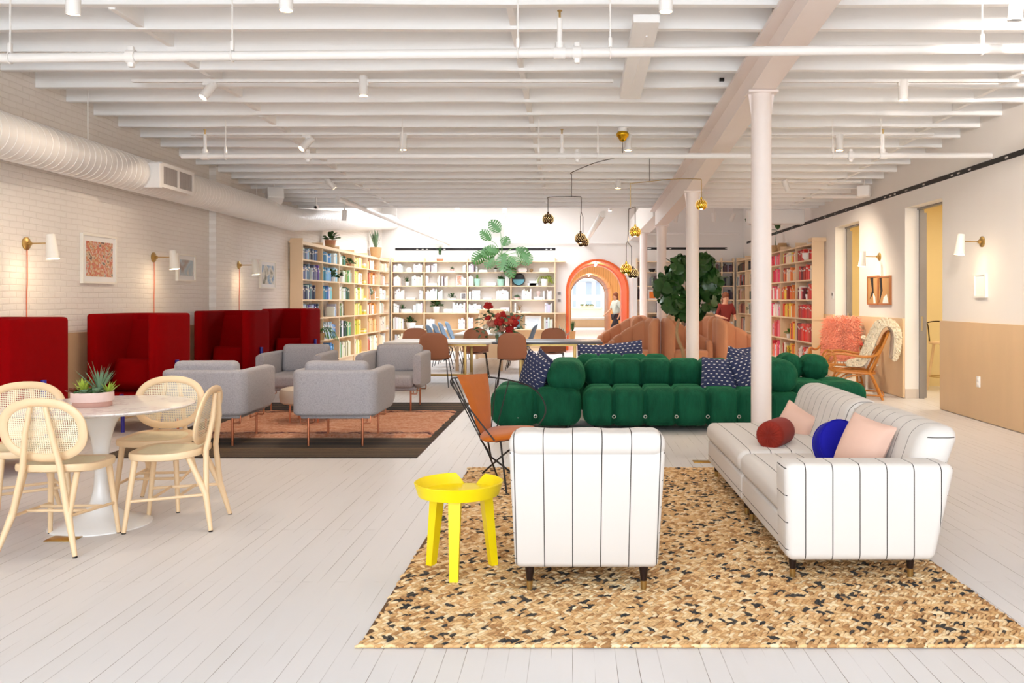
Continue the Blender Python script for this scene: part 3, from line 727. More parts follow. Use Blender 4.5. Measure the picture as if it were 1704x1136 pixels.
def spotlight(px, py, D, zr, tilt, az, label, watts=0, drop=None):
    """hangs from the rail at height zr; (px,py) the middle of its cylinder"""
    global spot0
    p = at(px, py, D); L = .19; r = .043
    t = thing('track_spotlight', label, 'spotlight', (p.x, D, zr), 0, 'white track spotlights')
    c = Vector((0, 0, p.z-zr))
    st = MB(); st.tube([(0, 0, .0), (0, 0, min(-.02, c.z+.04))], .012, 8); st.rbox(-.05, .05, -.018, .018, -.03, 0, .004, 1); st.build('stem', M['pipe'], t)
    rot = Matrix.Rotation(az, 4, 'Z') @ Matrix.Rotation(tilt, 4, 'X')
    b = MB(); b.lathe([(.001, L/2), (r*.9, L/2), (r, L/2-.008), (r, -L/2), (r-.005, -L/2), (r-.006, -L/2+.02)], 20); b.xf(Matrix.Translation(c) @ rot)
    h = b.build('lamp_housing', M['pipe'], t)
    e = MB(); e.lathe([(.001, -L/2+.006), (r-.007, -L/2+.006)], 20); e.xf(Matrix.Translation(c) @ rot); e.build('lens', M['glow'] if watts else M['white_gloss'], h)
    if watts:
        d = rot @ Vector((0, 0, -1)); s0 = Vector((p.x, D, p.z))+d*(L/2+.02)
        point('spotlight_beam', s0, watts*1.5, WARM, .05, math.radians(145 if px > 1290 and D < 12 else 112), s0+d, 1.0)
SP = [(122, -2, 5.35, .15, .5, 28, 'spotlight cut by the top edge above the duct'), (476, -8, 5.35, 0, 0, 28, 'spotlight at the top edge, second from the brick wall'),
      (1108, -6, 5.35, 0, 0, 30, 'spotlight at the top edge just left of the beam'), (1691, 8, 5.35, .1, .5, 0, 'spotlight at the top right corner of the ceiling'),
      (347, 150, 8.15, .6, 2.3, 45, 'tilted spotlight on the near track, aimed at the brick wall'), (605, 143, 8.15, 0, 0, 55, 'upright lit spotlight on the near track, over the grey armchairs'),
      (1503, 150, 8.15, .0, 0, 42, 'upright lit spotlight on the near right-hand track'), (510, 239, 10.2, .75, 2.3, 45, 'tilted spotlight on the second track, left of the hanging rod'),
      (671, 236, 10.2, 0, 0, 50, 'upright lit spotlight on the second track, over the armchairs'), (1045, 237, 10.2, 0, 0, 50, 'lit spotlight beside the brass ceiling cup of the mobile'),
      (1397, 237, 10.2, 0, 0, 60, 'upright lit spotlight on the second right-hand track'), (550, 305, 13.2, .7, -1.2, 40, 'lit tilted spotlight above the rainbow book shelves'),
      (1028, 303, 13.2, 0, 0, 40, 'upright lit spotlight between the two arms of the mobile'), (1308, 308, 13.2, .6, -.9, 130, 'tilted spotlight seen just right of the nearest column'),
      (573, 358, 15.5, .2, .5, 25, 'small lit spotlight under the duct by the rainbow shelves'), (761, 342, 19.5, 0, 0, 0, 'small spotlight under the skylight, nearer the duct'),
      (840, 347, 19.5, 0, 0, 30, 'small lit spotlight under the skylight, above the monstera'), (1015, 344, 19.5, 0, .4, 30, 'small lit spotlight above the orange arch'),
      (1125, 362, 18.6, .3, .5, 40, 'small spotlight left of the second column, over the far shelves'), (1188, 361, 18.6, .2, -.5, 40, 'small spotlight right of the second column, over the far shelves'),
      (1219, 361, 18.6, .5, .8, 40, 'small tilted spotlight nearest the fig tree side of the column')]
for (px, py, D, ti, az, wt, lab) in SP:
    zr = zc(D)-.03 if D < 16.4 else (3.44 if D > 19 else 3.42)
    if D == 15.5: zr = zc(15.5)
    spotlight(px, py, D, zr, ti, az, 'white track '+lab, wt)
# speaker box, cameras
t = thing('wall_speaker', 'small white loudspeaker angled down above the duct', 'loudspeaker', at(457, 325, 14.0), 0)
b = MB().rbox(-.13, .13, -.12, .12, -.10, .10, .02); b.xf(Matrix.Rotation(.5, 4, 'Z') @ Matrix.Rotation(-.4, 4, 'X')); b.build('cabinet', M['pipe'], t)
MB().tube([(0, 0, .08), (-.05, .0, .35)], .012, 8).build('bracket', M['pipe'], t)
t = thing('security_camera', 'round white security camera with dark lens beside the duct', 'camera', at(526, 344, 15.05))
MB().ball((0, 0, 0), .045, 14, 8).tube([(0, 0, .03), (0, 0, .19)], .012, 8).build('body', M['pipe'], t); MB().ball((0, -.03, -.008), .026, 12, 6).build('lens', M['black'], t)
t = thing('wall_speaker', 'small white loudspeaker high by the right-hand wall', 'loudspeaker', at(1438, 318, 13.4), 0)
MB().rbox(-.1, .1, -.1, .1, -.09, .09, .03).xf(Matrix.Rotation(-.5, 4, 'Z')).build('cabinet', M['pipe'], t); MB().tube([(0, 0, .06), (0, 0, .3)], .012, 8).build('bracket', M['pipe'], t)
t = thing('wall_unit', 'white air unit boxed high on the far right wall', 'air unit', (3.95, 16.9, 3.0)); MB().rbox(-.55, .55, -.12, .12, -.14, .14, .02).build('casing', M['pipe'], t); MB().tube([(-.4, 0, .1), (-.4, 0, 1)], .01, 6).tube([(.4, 0, .1), (.4, 0, 1)], .01, 6).build('hanger', M['pipe'], t)

# mobile lamp
Dm = 10.0
def mp(px, py, dd=0): return at(px, py, Dm+dd)
o0 = mp(1036, 214); o0.z = zc(Dm)+.01
t = thing('mobile_chandelier', 'brass mobile lamp of branching rods with pierced globes', 'pendant lamp', o0, 0)
L = lambda p: Vector(p)-o0
MB().lathe([(.001, 0), (.055, 0), (.055, -.05), (.05, -.05), (.05, -.02)], 20).build('ceiling_mount', M['pipe'], t)
cup = MB().lathe([(.06, -.05), (.075, -.075), (.07, -.10), (.048, -.125), (.045, -.135), (.03, -.155), (.008, -.165)], 24).build('ceiling_cup', M['gold'], t)
def rod(pts, r=.0042, mat='brass_dk'): MB().tube([L(p) for p in pts], r, 6).build('rod', M[mat], t)
rod([mp(1036, 232), mp(1036, 262)])
rod(smooth_path([mp(951, 290), mp(953, 286), mp(990, 271), mp(1024, 263), mp(1055, 259), mp(1079, 258), mp(1081, 260)], 4), .0045)
rod([mp(951, 289), mp(951, 327)]); rod([mp(1081, 259), mp(1081, 301)])
rod(smooth_path([mp(912, 356), mp(912, 332), mp(914, 328), mp(940, 327), mp(964, 327), mp(967, 330, .02), mp(967, 352, .03)], 3))
rod([mp(967, 352, .03), mp(966, 360, -.05), mp(966, 388, -.06)]); rod([mp(967, 352, .03), mp(970, 361, .3), mp(970, 394, .35)])
rod(smooth_path([mp(1049, 345), mp(1049, 309), mp(1051, 305), mp(1080, 302), mp(1120, 298), mp(1162, 298), mp(1167, 302), mp(1167, 332)], 3), .0045, 'brass')
rod([mp(1046, 348), mp(1057, 344)]); rod([mp(1046, 348), mp(1045, 402)]); rod([mp(1057, 344), mp(1057, 376)])
rod([mp(1042, 406, -.05), mp(1044, 402), mp(1051, 411, .3)]); rod([mp(1042, 406, -.05), mp(1042, 438, -.05)]); rod([mp(1051, 411, .3), mp(1051, 446, .35)])
M['gdark'] = pm('dark_bronze_globe', S(74, 54, 40), .35, 1, var=.1)
def globe(px, py, dd, mat):
    c = L(mp(px, py, dd)); r = .067; mb = MB(); n, k = 20, 10
    prof = [(r*math.sin(a), r*math.cos(a)) for a in [PI*.03+PI*(.76-.03)*i/k for i in range(k+1)]]
    mb.lathe([(.012, r+.02), (.012, r)]+prof+[(q*.93, z*.93) for q, z in reversed(prof)], n, c)
    g = mb.build('globe_shade', M[mat], t)
    dots = MB()
    for i in range(2, 9):
        a = PI*(.06+.70*i/10); m_ = max(4, int(16*math.sin(a)))
        for j in range(m_):
            b_ = 2*PI*(j+.5*(i % 2))/m_; d = Vector((math.sin(a)*math.cos(b_), math.sin(a)*math.sin(b_), math.cos(a))); dots.ball(c+d*r, .0034, 6, 3)
    dots.build('perforation', M['glow_soft'], g)
    MB().ball(c+Vector((0, 0, -.02)), .03, 10, 6).build('bulb', M['glow'], g)
    q = mp(px, py, dd); point('globe_light', (q.x, q.y, q.z-.085), 3, WARM, .03)
for a in ((912, 365, 0, 'gdark'), (966, 397, -.06, 'gdark'), (970.5, 403, .35, 'gdark'), (1167, 341, 0, 'gold'), (1057, 386, 0, 'gold'), (1042, 448, -.05, 'gold'), (1053, 455, .35, 'gdark')): globe(*a)
# ------------------------------------------------------------------ rugs
def jute_rug():
    x0, x1, y0, y1 = -.86, 1.87, 3.43, 7.06
    t = thing('jute_rug', 'chunky braided jute rug flecked with black under the striped sofa', 'rug', ((x0+x1)/2, (y0+y1)/2, 0))
    ox, oy = (x0+x1)/2, (y0+y1)/2
    MB().box(x0-ox+.012, x1-ox-.012, y0-oy+.012, y1-oy-.012, 0.0, .008, 0, S(104, 74, 46)).build('backing', M['jute'], t)
    rr = random.Random(3); mb = MB(); tans = [S(222, 180, 126), S(204, 158, 104), S(236, 204, 156), S(176, 130, 82), S(214, 170, 118), S(228, 190, 138), S(242, 216, 174)]
    darks = [S(56, 52, 48), S(70, 62, 54), S(46, 46, 46)]
    row = .031; ln = .045; ny = int((y1-y0)/row)
    base = []; faces = []
    U, V = 6, 4
    for i in range(U):
        u = i/(U-1)*2-1; prof = max(.0, 1-abs(u)**2.6)**.5
        for j in range(V):
            a = PI*j/(V-1); base.append((u, -math.cos(a)*(.25+.75*prof), math.sin(a)*(.15+.85*prof)))
    for i in range(U-1):
        for j in range(V-1): faces.append((i*V+j, (i+1)*V+j, (i+1)*V+j+1, i*V+j+1))
    for r_ in range(ny):
        yy = y0+row*(r_+.5); sg = -1 if r_ % 3 == 2 else 1; wob = rr.uniform(-.006, .006); x = x0+rr.uniform(0, .03); run = 0; 
        while x < x1:
            L_ = ln*rr.uniform(.8, 1.25)
            if run > 0: run -= 1; col = rr.choice(darks)
            else:
                col = rr.choice(tans)
                if rr.random() < .085: run = rr.choice((0, 0, 0, 1)); col = rr.choice(darks)
            an = sg*rr.uniform(.70, 1.0); ca, sa = math.cos(an), math.sin(an); W = .0082*rr.uniform(.85, 1.2); H = .012*rr.uniform(.8, 1.35)
            cx, cyy = x+L_/2, yy+rr.uniform(-.003, .003)
            vs = []
            for (u, v, h) in base:
                lx, ly = u*L_*.62, v*W
                px = cx+lx*ca-ly*sa; py = cyy+lx*sa+ly*ca
                vs.append((min(x1+.01, max(x0-.01, px))-ox, min(y1+.008, max(y0-.008, py))-oy, .005+h*H))
            mb.add(vs, faces, True, 0, col); x += .0192*rr.uniform(.85, 1.2)
    mb.build('braid', M['jute'], t, crisp=0)
    for (a, b) in (((x0, y0), (x1, y0)), ((x0, y1), (x1, y1))):
        e = MB(); nn = 70
        for i in range(nn):
            xa = a[0]+(b[0]-a[0])*i/nn; c = rr.choice(tans+[S(160, 118, 72)])
            e.tube([(xa-ox-.004, a[1]-oy+.004*rr.uniform(-1, 1), .007), (xa-ox+.020, a[1]-oy+.002, .010), (xa-ox+.044, a[1]-oy, .007)], [.005, .009, .005], 6, c=c)
        e.build('rolled_edge', M['jute'], t, crisp=0)
jute_rug()
RZ = .016                                                         # top of the jute
bw = MB().rbox(-1.4, 1.4, -2.03, 2.03, 0, .006, .003, 1).build('flatweave_rug', M['flatweave'], None, loc=(-2.76, 9.58, 0))
tag(bw, 'black striped flatwoven rug lying under the peach rug', 'rug')
og = MB()
ro = random.Random(5); nxo, nyo = 50, 42
def orf(u, v):
    ex = .006*math.sin(v*23)+.004*math.sin(v*51+1); ey = .006*math.sin(u*21)+.004*math.sin(u*47)
    h = .016+.004*math.sin(u*43)*math.sin(v*37); e_ = min(u, 1-u, v, 1-v)
    return ((u-.5)*2.5+ex*(2*u-1), (v-.5)*2.05+ey*(2*v-1), h if e_ > .005 else .0)
og.grid(orf, nxo, nyo)
ogo = og.build('pile_rug', M['orange_rug'], None, loc=(-2.68, 9.65, .006), crisp=0); tag(ogo, 'soft peach pile rug with dark woven bands between the grey armchairs', 'rug')

# ------------------------------------------------------------------ round table group
t = thing('tulip_table', 'round white marble table on a flared white pedestal', 'table', (-2.905, 5.33, 0))
MB().lathe([(.001, .708), (.46, .708), (.515, .716), (.535, .728), (.535, .732), (.53, .735), (.001, .735)], 72).build('tabletop', M['marble'], t, crisp=30)
MB().lathe([(.29, 0), (.29, .006), (.275, .014), (.22, .030), (.15, .058), (.095, .095), (.062, .145), (.044, .21), (.037, .29), (.038, .37), (.046, .46), (.06, .54), (.08, .61), (.108, .665), (.14, .70), (.15, .709)], 48).build('pedestal', M['white_gloss'], t, crisp=60)

def cane_chair():
    t = thing('cane_chair', '', 'chair', group='pale cane-backed chairs at the round table')
    # seat: a rounded trapezoid, gently saddled
    def outline(s_, n=32):
        o = []
        for i in range(n):
            a = 2*PI*i/n; c, s2 = math.cos(a), math.sin(a); e = 2/3.2
            x = abs(c)**e*math.copysign(1, c)*.225; y = abs(s2)**e*math.copysign(1, s2)*.215
            x *= 1+.06*(y/.215); o.append((x*s_, y*s_))
        return o
    sad = lambda x, y: .028*(y/.215)**2*(1 if y < 0 else .35)-.012*(1-(x/.235)**2)
    mb = MB(); rings = [(.90, .425), (.985, .43), (1.0, .442), (1.0, .458), (.985, .468), (.90, .470), (.80, .470)]
    vs = []; fs = []; n = 32
    for (s_, z) in rings: vs += [(x, y, z+sad(x, y)) for x, y in outline(s_, n)]
    for i in range(len(rings)-1):
        for j in range(n): fs.append((i*n+j, i*n+(j+1) % n, (i+1)*n+(j+1) % n, (i+1)*n+j))
    fs.append(tuple(reversed(range(n)))); mb.add(vs, fs, True); mb.build('seat_frame', M['ash'], t)
    mb = MB(); vs = [(0, 0, .468+sad(0, 0))]; fs = []
    for k in (.28, .55, .82): vs += [(x, y, .469+sad(x, y)) for x, y in outline(k, n)]
    for j in range(n): fs.append((0, 1+j, 1+(j+1) % n))
    for k in range(2):
        for j in range(n): fs.append((1+k*n+j, 1+(k+1)*n+j, 1+(k+1)*n+(j+1) % n, 1+k*n+(j+1) % n))
    mb.add(vs, fs, True); mb.build('seat_cane', M['cane_seat'], t)
    # back disc
    tilt = math.radians(13); B = (0, -.215, .672)
    def oval(k=1.0, n=44, a=.212, b=.160):
        return [(math.copysign(abs(math.cos(q))**.85, math.cos(q))*a*k, math.copysign(abs(math.sin(q))**.85, math.sin(q))*b*k) for q in [2*PI*i/n for i in range(n)]]
    ring = MB(); n2 = 44; sec = [(math.cos(q)*.0245, math.sin(q)*.0145) for q in [2*PI*i/10+.3 for i in range(10)]]; vs = []; fs = []
    o = oval()
    for i in range(n2):
        (x, z) = o[i]; (xa, za), (xb, zb) = o[i-1], o[(i+1) % n2]; tx, tz = xb-xa, zb-za; l = math.hypot(tx, tz); nx, nz = tz/l, -tx/l
        for (p_, q) in sec: vs.append((x+nx*p_, z+nz*p_, q))
    for i in range(n2):
        for j in range(10): fs.append((i*10+j, i*10+(j+1) % 10, ((i+1) % n2)*10+(j+1) % 10, ((i+1) % n2)*10+j))
    ring.add(vs, fs, True); rot = (PI/2+tilt, 0, 0)
    bf = ring.build('back_frame', M['ash'], t, loc=B, rot=rot)
    mb = MB(); vs = [(0, 0, 0)]; fs = []
    for k in (.5, .92): vs += [(x, z, 0) for x, z in oval(k)]
    for j in range(n2): fs.append((0, 1+j, 1+(j+1) % n2)); fs.append((1+j, 1+n2+j, 1+n2+(j+1) % n2, 1+(j+1) % n2))
    mb.add(vs, fs, True); mb.build('back_cane', M['cane'], bf)
    for sx in (-1, 1):
        mb = MB(); mb.tube([(sx*.165, .155, .435), (sx*.20, .205, 0.006)], [.019, .0125], 10); f = mb.build('leg', M['ash'], t); 
        MB().lathe([(.0125, 0), (.0125, .007)], 10, (sx*.2, .205, 0)).build('glide', M['black'], f)
        mb = MB(); knee = (sx*.150, -.245, .215)
        mb.tube([(sx*.21, -.29, .006), knee, (sx*.142, -.14, .435)], [.0125, .020, .016], 10); f = mb.build('leg', M['ash'], t)
        MB().lathe([(.0125, 0), (.0125, .007)], 10, (sx*.21, -.29, 0)).build('glide', M['black'], f)
        MB().tube([(sx*.150, -.247, .20), (sx*.100, -.232, .47), (sx*.070, -.262, .66), (sx*.040, -.268, .805)], [.017, .017, .0155, .0125], 10).build('stile', M['ash'], t)
        MB().tube([(sx*.186, .185, .185), (sx*.152, -.24, .21)], .009, 8).build('stretcher', M['ash'], t)
    MB().tube([(-.175, .06, .195), (.175, .06, .195)], .009, 8).build('stretcher', M['ash'], t)
    MB().tube([(-.165, -.09, .205), (.165, -.09, .205)], .009, 8).build('stretcher', M['ash'], t)
    return t
c1 = cane_chair(); c1['label'] = 'cane chair nearest the camera, its back turned, at the round table'
c1.location = (-2.885, 4.92, 0); c1.rotation_euler = (0, 0, .03)
dup(c1, 'cane chair at the left picture edge, behind the nearest cane chair', (-3.40, 5.42, 0), -2.45)
dup(c1, 'cane chair behind the round table, facing the camera', (-2.78, 5.80, 0), PI+.10)
dup(c1, 'cane chair on the right side of the round table, seen side-on', (-2.47, 5.33, 0), PI/2+.12)

# planter with succulents
t = thing('succulent_planter', 'round pink stone bowl of spiky succulents on the marble table', 'planter', (-2.925, 5.27, .735))
MB().lathe([(.105, 0), (.108, .004), (.108, .03)], 36).build('foot', M['pinkstone_dk'], t)
MB().lathe([(.108, .03), (.118, .032), (.118, .085), (.112, .088), (.108, .075), (.001, .07)], 36).build('bowl', M['pinkstone'], t)
def spikes(mb, c, n, l, w, lean=(.2, .9), seed=1, curl=.2):
    rr = random.Random(seed)
    for i in range(n):
        a = rr.uniform(0, 2*PI); el = rr.uniform(*lean); L_ = l*rr.uniform(.7, 1.1); d = Vector((math.cos(a)*math.sin(el), math.sin(a)*math.sin(el), math.cos(el))); s_ = Vector((-math.sin(a), math.cos(a), 0)); up = d.cross(s_)
        pts = []
        for k in range(4):
            q = k/3; p = Vector(c)+d*L_*q+Vector((math.cos(a), math.sin(a), -.3))*curl*L_*q*q; ww = w*(1-q**2)*(.6+.8*q if q < .5 else 1)
            pts += [p-s_*ww, p-up*ww*.35, p+s_*ww]
        mb.add(pts, [f for k in range(3) for f in ((k*3, k*3+1, k*3+4, k*3+3), (k*3+1, k*3+2, k*3+5, k*3+4))], True)
    return mb
def rosette(mb, c, r, seed=1, layers=3):
    rr = random.Random(seed)
    for k in range(layers):
        n = 7; 
        for i in range(n):
            a = 2*PI*(i+.5*k)/n; el = 1.25-.45*k; L_ = r*(1-.18*k); d = Vector((math.cos(a)*math.sin(el), math.sin(a)*math.sin(el), math.cos(el))); s_ = Vector((-math.sin(a), math.cos(a), 0)); up = d.cross(s_); pts = []
            for q, ww in ((0, .12), (.5, .3), (.85, .24), (1, .02)): p = Vector(c)+d*L_*q; pts += [p-s_*ww*r, p-up*.1*r, p+s_*ww*r]
            mb.add(pts, [f for z in range(3) for f in ((z*3, z*3+1, z*3+4, z*3+3), (z*3+1, z*3+2, z*3+5, z*3+4))], True)
    return mb
spikes(MB(), (.03, .02, .07), 38, .20, .008, (.05, .80), 4, .12).build('spiky_leaves', M['leaf_gr'], t, crisp=0)
spikes(MB(), (-.045, -.01, .075), 30, .10, .012, (.1, 1.0), 6, .1).build('lime_leaves', M['leaf_ye'], t, crisp=0)
rosette(MB(), (-.09, -.04, .085), .05, 2).build('maroon_leaves', M['leaf_red'], t, crisp=0)
mb = rosette(MB(), (.0, -.085, .085), .04, 3); rosette(mb, (.06, -.06, .09), .042, 5); rosette(mb, (-.04, -.08, .08), .03, 9); rosette(mb, (.03, .07, .085), .04, 8); mb.build('sage_leaves', M['leaf_gr'], t, crisp=0)
spikes(MB(), (.085, .02, .075), 22, .085, .011, (.2, 1.1), 8, .1).build('lime_leaves', M['leaf_ye'], t, crisp=0)
mb = MB()
for i in range(60): a = R.uniform(0, 2*PI); q = R.uniform(.02, .105); mb.ball((q*math.cos(a), q*math.sin(a), .075+R.uniform(0, .02)), R.uniform(.008, .016), 6, 4)
mb.build('moss_leaves', M['leaf'], t, crisp=0)

def floor_plate(px, py, D, label):
    p = at(px, py, D); t = thing('floor_outlet', label, 'floor outlet', (p.x, D, 0))
    MB().rbox(-.085, .085, -.055, .055, 0, .005, .002, 1).build('plate', M['plate'], t); MB().rbox(-.03, .03, -.02, .02, .005, .007, .002, 1).build('flap', M['plate'], t)
floor_plate(106, 897, 5.0, 'brass floor outlet plate beside the round table pedestal'); floor_plate(1170, 768, 7.38, 'brass floor outlet plate beside the striped sofa')

# ------------------------------------------------------------------ yellow side table
t = thing('side_table', 'bright yellow tray side table on three slanted legs', 'side table', (-.575, 4.37, RZ))
MB().lathe([(.001, .386), (.202, .386), (.205, .390), (.205, .398), (.001, .398)], 64).build('tray', M['yellow'], t)
mb = MB(); n = 96; vs = []; fs = []; g = math.radians(80)
def rimh(a):
    d = abs((a-g+PI) % (2*PI)-PI); return 0 if d < .13 else min(1, (d-.13)/.24)
for i in range(n+1):
    a = g+.13+(2*PI-.26)*i/n; h = rimh(a); h = max(h, .03); r0 = .203; r1 = .203+.020*h; zt = .389+.062*h
    ca, sa = math.cos(a), math.sin(a)
    vs += [(r0*ca, r0*sa, .387), (r1*ca, r1*sa, zt-.002), ((r1-.003)*ca, (r1-.003)*sa, zt), ((r1-.008)*ca, (r1-.008)*sa, zt), ((r0-.010)*ca, (r0-.010)*sa, .396)]
for i in range(n):
    for j in range(5): fs.append((i*5+j, (i+1)*5+j, (i+1)*5+(j+1) % 5, i*5+(j+1) % 5))
fs += [tuple(range(5)), tuple(n*5+4-j for j in range(5))]
mb.add(vs, fs, True).build('rim', M['yellow'], t, crisp=35)
for (top, foot) in (((.0, -.14), (.0, -.175)), ((-.12, .085), (-.155, .095)), ((.125, .085), (.165, .095))):
    mb = MB(); a = math.atan2(foot[1], foot[0])+PI/2; M2 = Matrix.Rotation(a, 3, 'Z'); vs = []
    for (c, z, w_, d_) in ((foot, 0, .021, .018), (top, .386, .030, .026)):
        for sx, sy in ((-1, -1), (1, -1), (1, 1), (-1, 1)): q = M2 @ Vector((sx*w_, sy*d_, 0)); vs.append((c[0]+q.x, c[1]+q.y, z))
    mb.add(vs, [(3, 2, 1, 0), (4, 5, 6, 7), (0, 1, 5, 4), (1, 2, 6, 5), (2, 3, 7, 6), (3, 0, 4, 7)]); mb.build('leg', M['yellow'], t)

# ------------------------------------------------------------------ striped armchair and sofa
M['strX'] = mat_stripe('pinstriped_linen', 'X', .1308, .0); M['strY'] = mat_stripe('pinstriped_linen_upright', 'Y', .129, 0)
M['darkwood'] = pm('dark_walnut_leg', S(30, 15, 13), .35)
def legs(t, pts, h=.115):
    for (x, y) in pts:
        l = MB().lathe([(.0145, .038), (.023, h)], 16, (x, y, 0)).build('leg', M['darkwood'], t)
        MB().lathe([(.0125, 0), (.0155, .042)], 16, (x, y, 0)).build('brass_tip', M['brass'], l)
t = thing('slipper_chair', 'white pinstriped armless chair with its back to the camera', 'armchair', (.065, 4.45, RZ))
W = .336
bk = MB().rbox(-W, W, 0, .20, .108, .70, .03, 3, (6, 0, 6)); bk.map(lambda x, y, z: (x*(1+.045*(z-.1)/.6), y-.40-(z-.108)*.335, z)); bk.build('backrest', M['strX'], t, crisp=60)
tp = MB().rbox(-W-.016, W+.016, -.012, .215, .655, .775, .055, 4, (8, 2, 2)); tp.map(lambda x, y, z: (x, y-.40-(z-.108)*.335, z+.003*math.cos(x*24)*(1 if z > .7 else 0))); tp.build('head_roll', M['strX'], t, crisp=60)
MB().rbox(-W, W, -.36, .40, .108, .28, .03, 3).build('seat_base', M['strX'], t); MB().rbox(-W, W, -.34, .43, .27, .42, .05, 3, (3, 3, 0)).build('seat_cushion', M['strX'], t)
legs(t, ((-.268, -.365), (.270, -.365), (-.268, .33), (.270, .33)))

o = Vector((1.45, 5.47, RZ)); t = thing('pinstripe_sofa', 'white pinstriped sofa with one arm, seen along its length', 'sofa', o)
def sb(mb, nm, mat, **k): return mb.move(-o).build(nm, M[mat], t, crisp=60, **k)
def armf(x, y, z):
    f = (z-.125)/.46; return (1.035+(x-1.035)*(1+.155*f)-.012*f, y-.0*f, z+ (.0 if f < .5 else -.012*max(0, (x-1.5))))
sb(MB().rbox(1.035, 1.755, 4.17, 4.385, .118, .588, .04, 3, (4, 0, 4)).map(armf), 'arm', 'strX')
for (a, b) in ((4.37, 5.43), (5.445, 6.78)):
    sb(MB().rbox(1.06, 1.79, a, b, .118, .285, .02, 2), 'base', 'strX')
    m_ = MB().rbox(1.045, 1.80, a+.005, b-.003, .283, .425, .055, 4, (5, 7, 0)); ym = (a+b)/2; hb = (b-a)/2
    m_.map(lambda x, y, z: (x, y, z+(.018*(1-((y-ym)/hb)**2)*(1-((x-1.42)/.40)**2) if z > .38 else 0))); sb(m_, 'seat_cushion', 'strX')
for (a, b) in ((4.36, 5.49), (5.495, 6.79)):
    m_ = MB().rbox(1.66, 1.86, a, b, .36, .735, .075, 4, (1, 8, 4)); ym = (a+b)/2; hb = (b-a)/2
    def bf(x, y, z): return (x+(z-.40)*.36-.015*(1-((y-ym)/hb)**2), y, z+.012*(1-((y-ym)/hb)**2)*(1 if z > .6 else 0))
    sb(m_.map(bf), 'back_cushion', 'strY')
sb(MB().rbox(1.74, 1.84, 4.36, 6.78, .118, .55, .02, 2, (0, 0, 2)).map(lambda x, y, z: (x+(z-.12)*.13, y, z)), 'back_panel', 'strY')
legs(t, [(x-o.x, y-o.y) for (x, y) in ((1.085, 4.27), (1.665, 4.27), (1.11, 5.36), (1.11, 5.52), (1.11, 6.68), (1.70, 6.68), (1.70, 5.44))])

def cushion(name, label, loc, rot, wx, wz, th, mat, group=None, **k):
    ob = pillow(MB(), wx, wz, th, **k).build(name, M[mat], None, loc=loc, rot=rot, crisp=0); tag(ob, label, 'cushion', group)
    ob.modifiers.new('smooth', 'SUBSURF').levels = 1; ob.modifiers[-1].render_levels = 1
    return ob
# bolster
p = at(1291, 720, 5.70); t = thing('bolster_cushion', 'rust red round bolster on the far seat of the striped sofa', 'cushion', p, 0, None, (0, 0, -.55))
mb = MB(); n = 28; prof = [(.002, -.135), (.03, -.139), (.075, -.142), (.088, -.13), (.092, -.10), (.092, .10), (.088, .13), (.075, .142), (.03, .139), (.002, .135)]
mb.lathe(prof, n); mb.map(lambda x, y, z: (x*(1+.0), y, z)); 
mb.xf(Matrix.Rotation(PI/2, 4, 'X')); mb.build('cover', M['rust'], t, crisp=50)
for sg in (-1, 1):
    mb = MB()
    for i in range(22): a = 2*PI*i/22; mb.tube([(.012*math.cos(a), sg*.141, .012*math.sin(a)), (.05*math.cos(a), sg*.143, .05*math.sin(a)), (.084*math.cos(a), sg*.138, .084*math.sin(a))], [.002, .004, .004], 5)
    mb.build('gathers', M['rust'], t)
cushion('throw_pillow', 'blush pink square pillow behind the rust bolster', at(1321, 712, 6.18), (-.32, .40, -.95), .31, .31, .14, 'blush')
cushion('throw_pillow', 'large blush pink pillow nearest the striped sofa arm', at(1437, 741, 4.74), (-.42, .16, -1.08), .315, .315, .16, 'blush')
p = at(1396, 742, 5.06); t = thing('round_cushion', 'cobalt blue round box cushion on the striped sofa', 'cushion', p+Vector((0, 0, .0)), 0, None, (-.34, 0, .30)); t.scale = (.88, .95, .88)
mb = MB(); mb.lathe([(.001, .045), (.10, .052), (.16, .046), (.168, .040), (.171, .0), (.168, -.040), (.16, -.046), (.10, -.052), (.001, -.045)], 40); mb.xf(Matrix.Rotation(PI/2, 4, 'X')); mb.build('cover', M['cobalt'], t, crisp=50)
for sg in (-1, 1): MB().tube([(.169*math.cos(2*PI*i/40), sg*.042, .169*math.sin(2*PI*i/40)) for i in range(40)], .004, 6, True).build('piping', M['cobalt'], t)

# ------------------------------------------------------------------ wire chair with rust felt pads
o = Vector((-.52, 6.5, RZ)); t = thing('wire_chair', 'black wire hoop chair with rust orange seat and back pads', 'chair', o)
def w3(px, py, D): return at(px, py, D)-o
def wire(nm, pts, r=.006, sm=6): MB().tube(smooth_path(pts, sm) if sm else pts, r, 8).build(nm, M['black'], t)
# pads (thickness along the surface normal)
def slab(nm, P, th, bulge=0, n=8, rad=.0):
    a, b, c, d = [Vector(q) for q in P]; nr = (b-a).cross(d-a).normalized(); mb = MB()
    def top(u, v):
        p = a.lerp(b, u).lerp(d.lerp(c, u), v); e = (1-abs(2*u-1)**4)*(1-abs(2*v-1)**6); return p+nr*(th*.5*e**.4+bulge*math.sin(PI*v))
    def bot(u, v):
        p = a.lerp(b, u).lerp(d.lerp(c, u), v); e = (1-abs(2*u-1)**4)*(1-abs(2*v-1)**6); return p-nr*(th*.5*e**.4-bulge*math.sin(PI*v))
    mb.grid(top, n, n); k = len(mb.f); mb.grid(bot, n, n)
    for i in range(k, len(mb.f)): mb.f[i] = tuple(reversed(mb.f[i]))
    mb.build(nm, M['orange_felt'], t, crisp=0)
slab('back_pad', (w3(799, 729, 6.36), w3(817, 717, 6.68), w3(811, 621, 6.84), w3(760, 624, 6.34)), .03, .012)
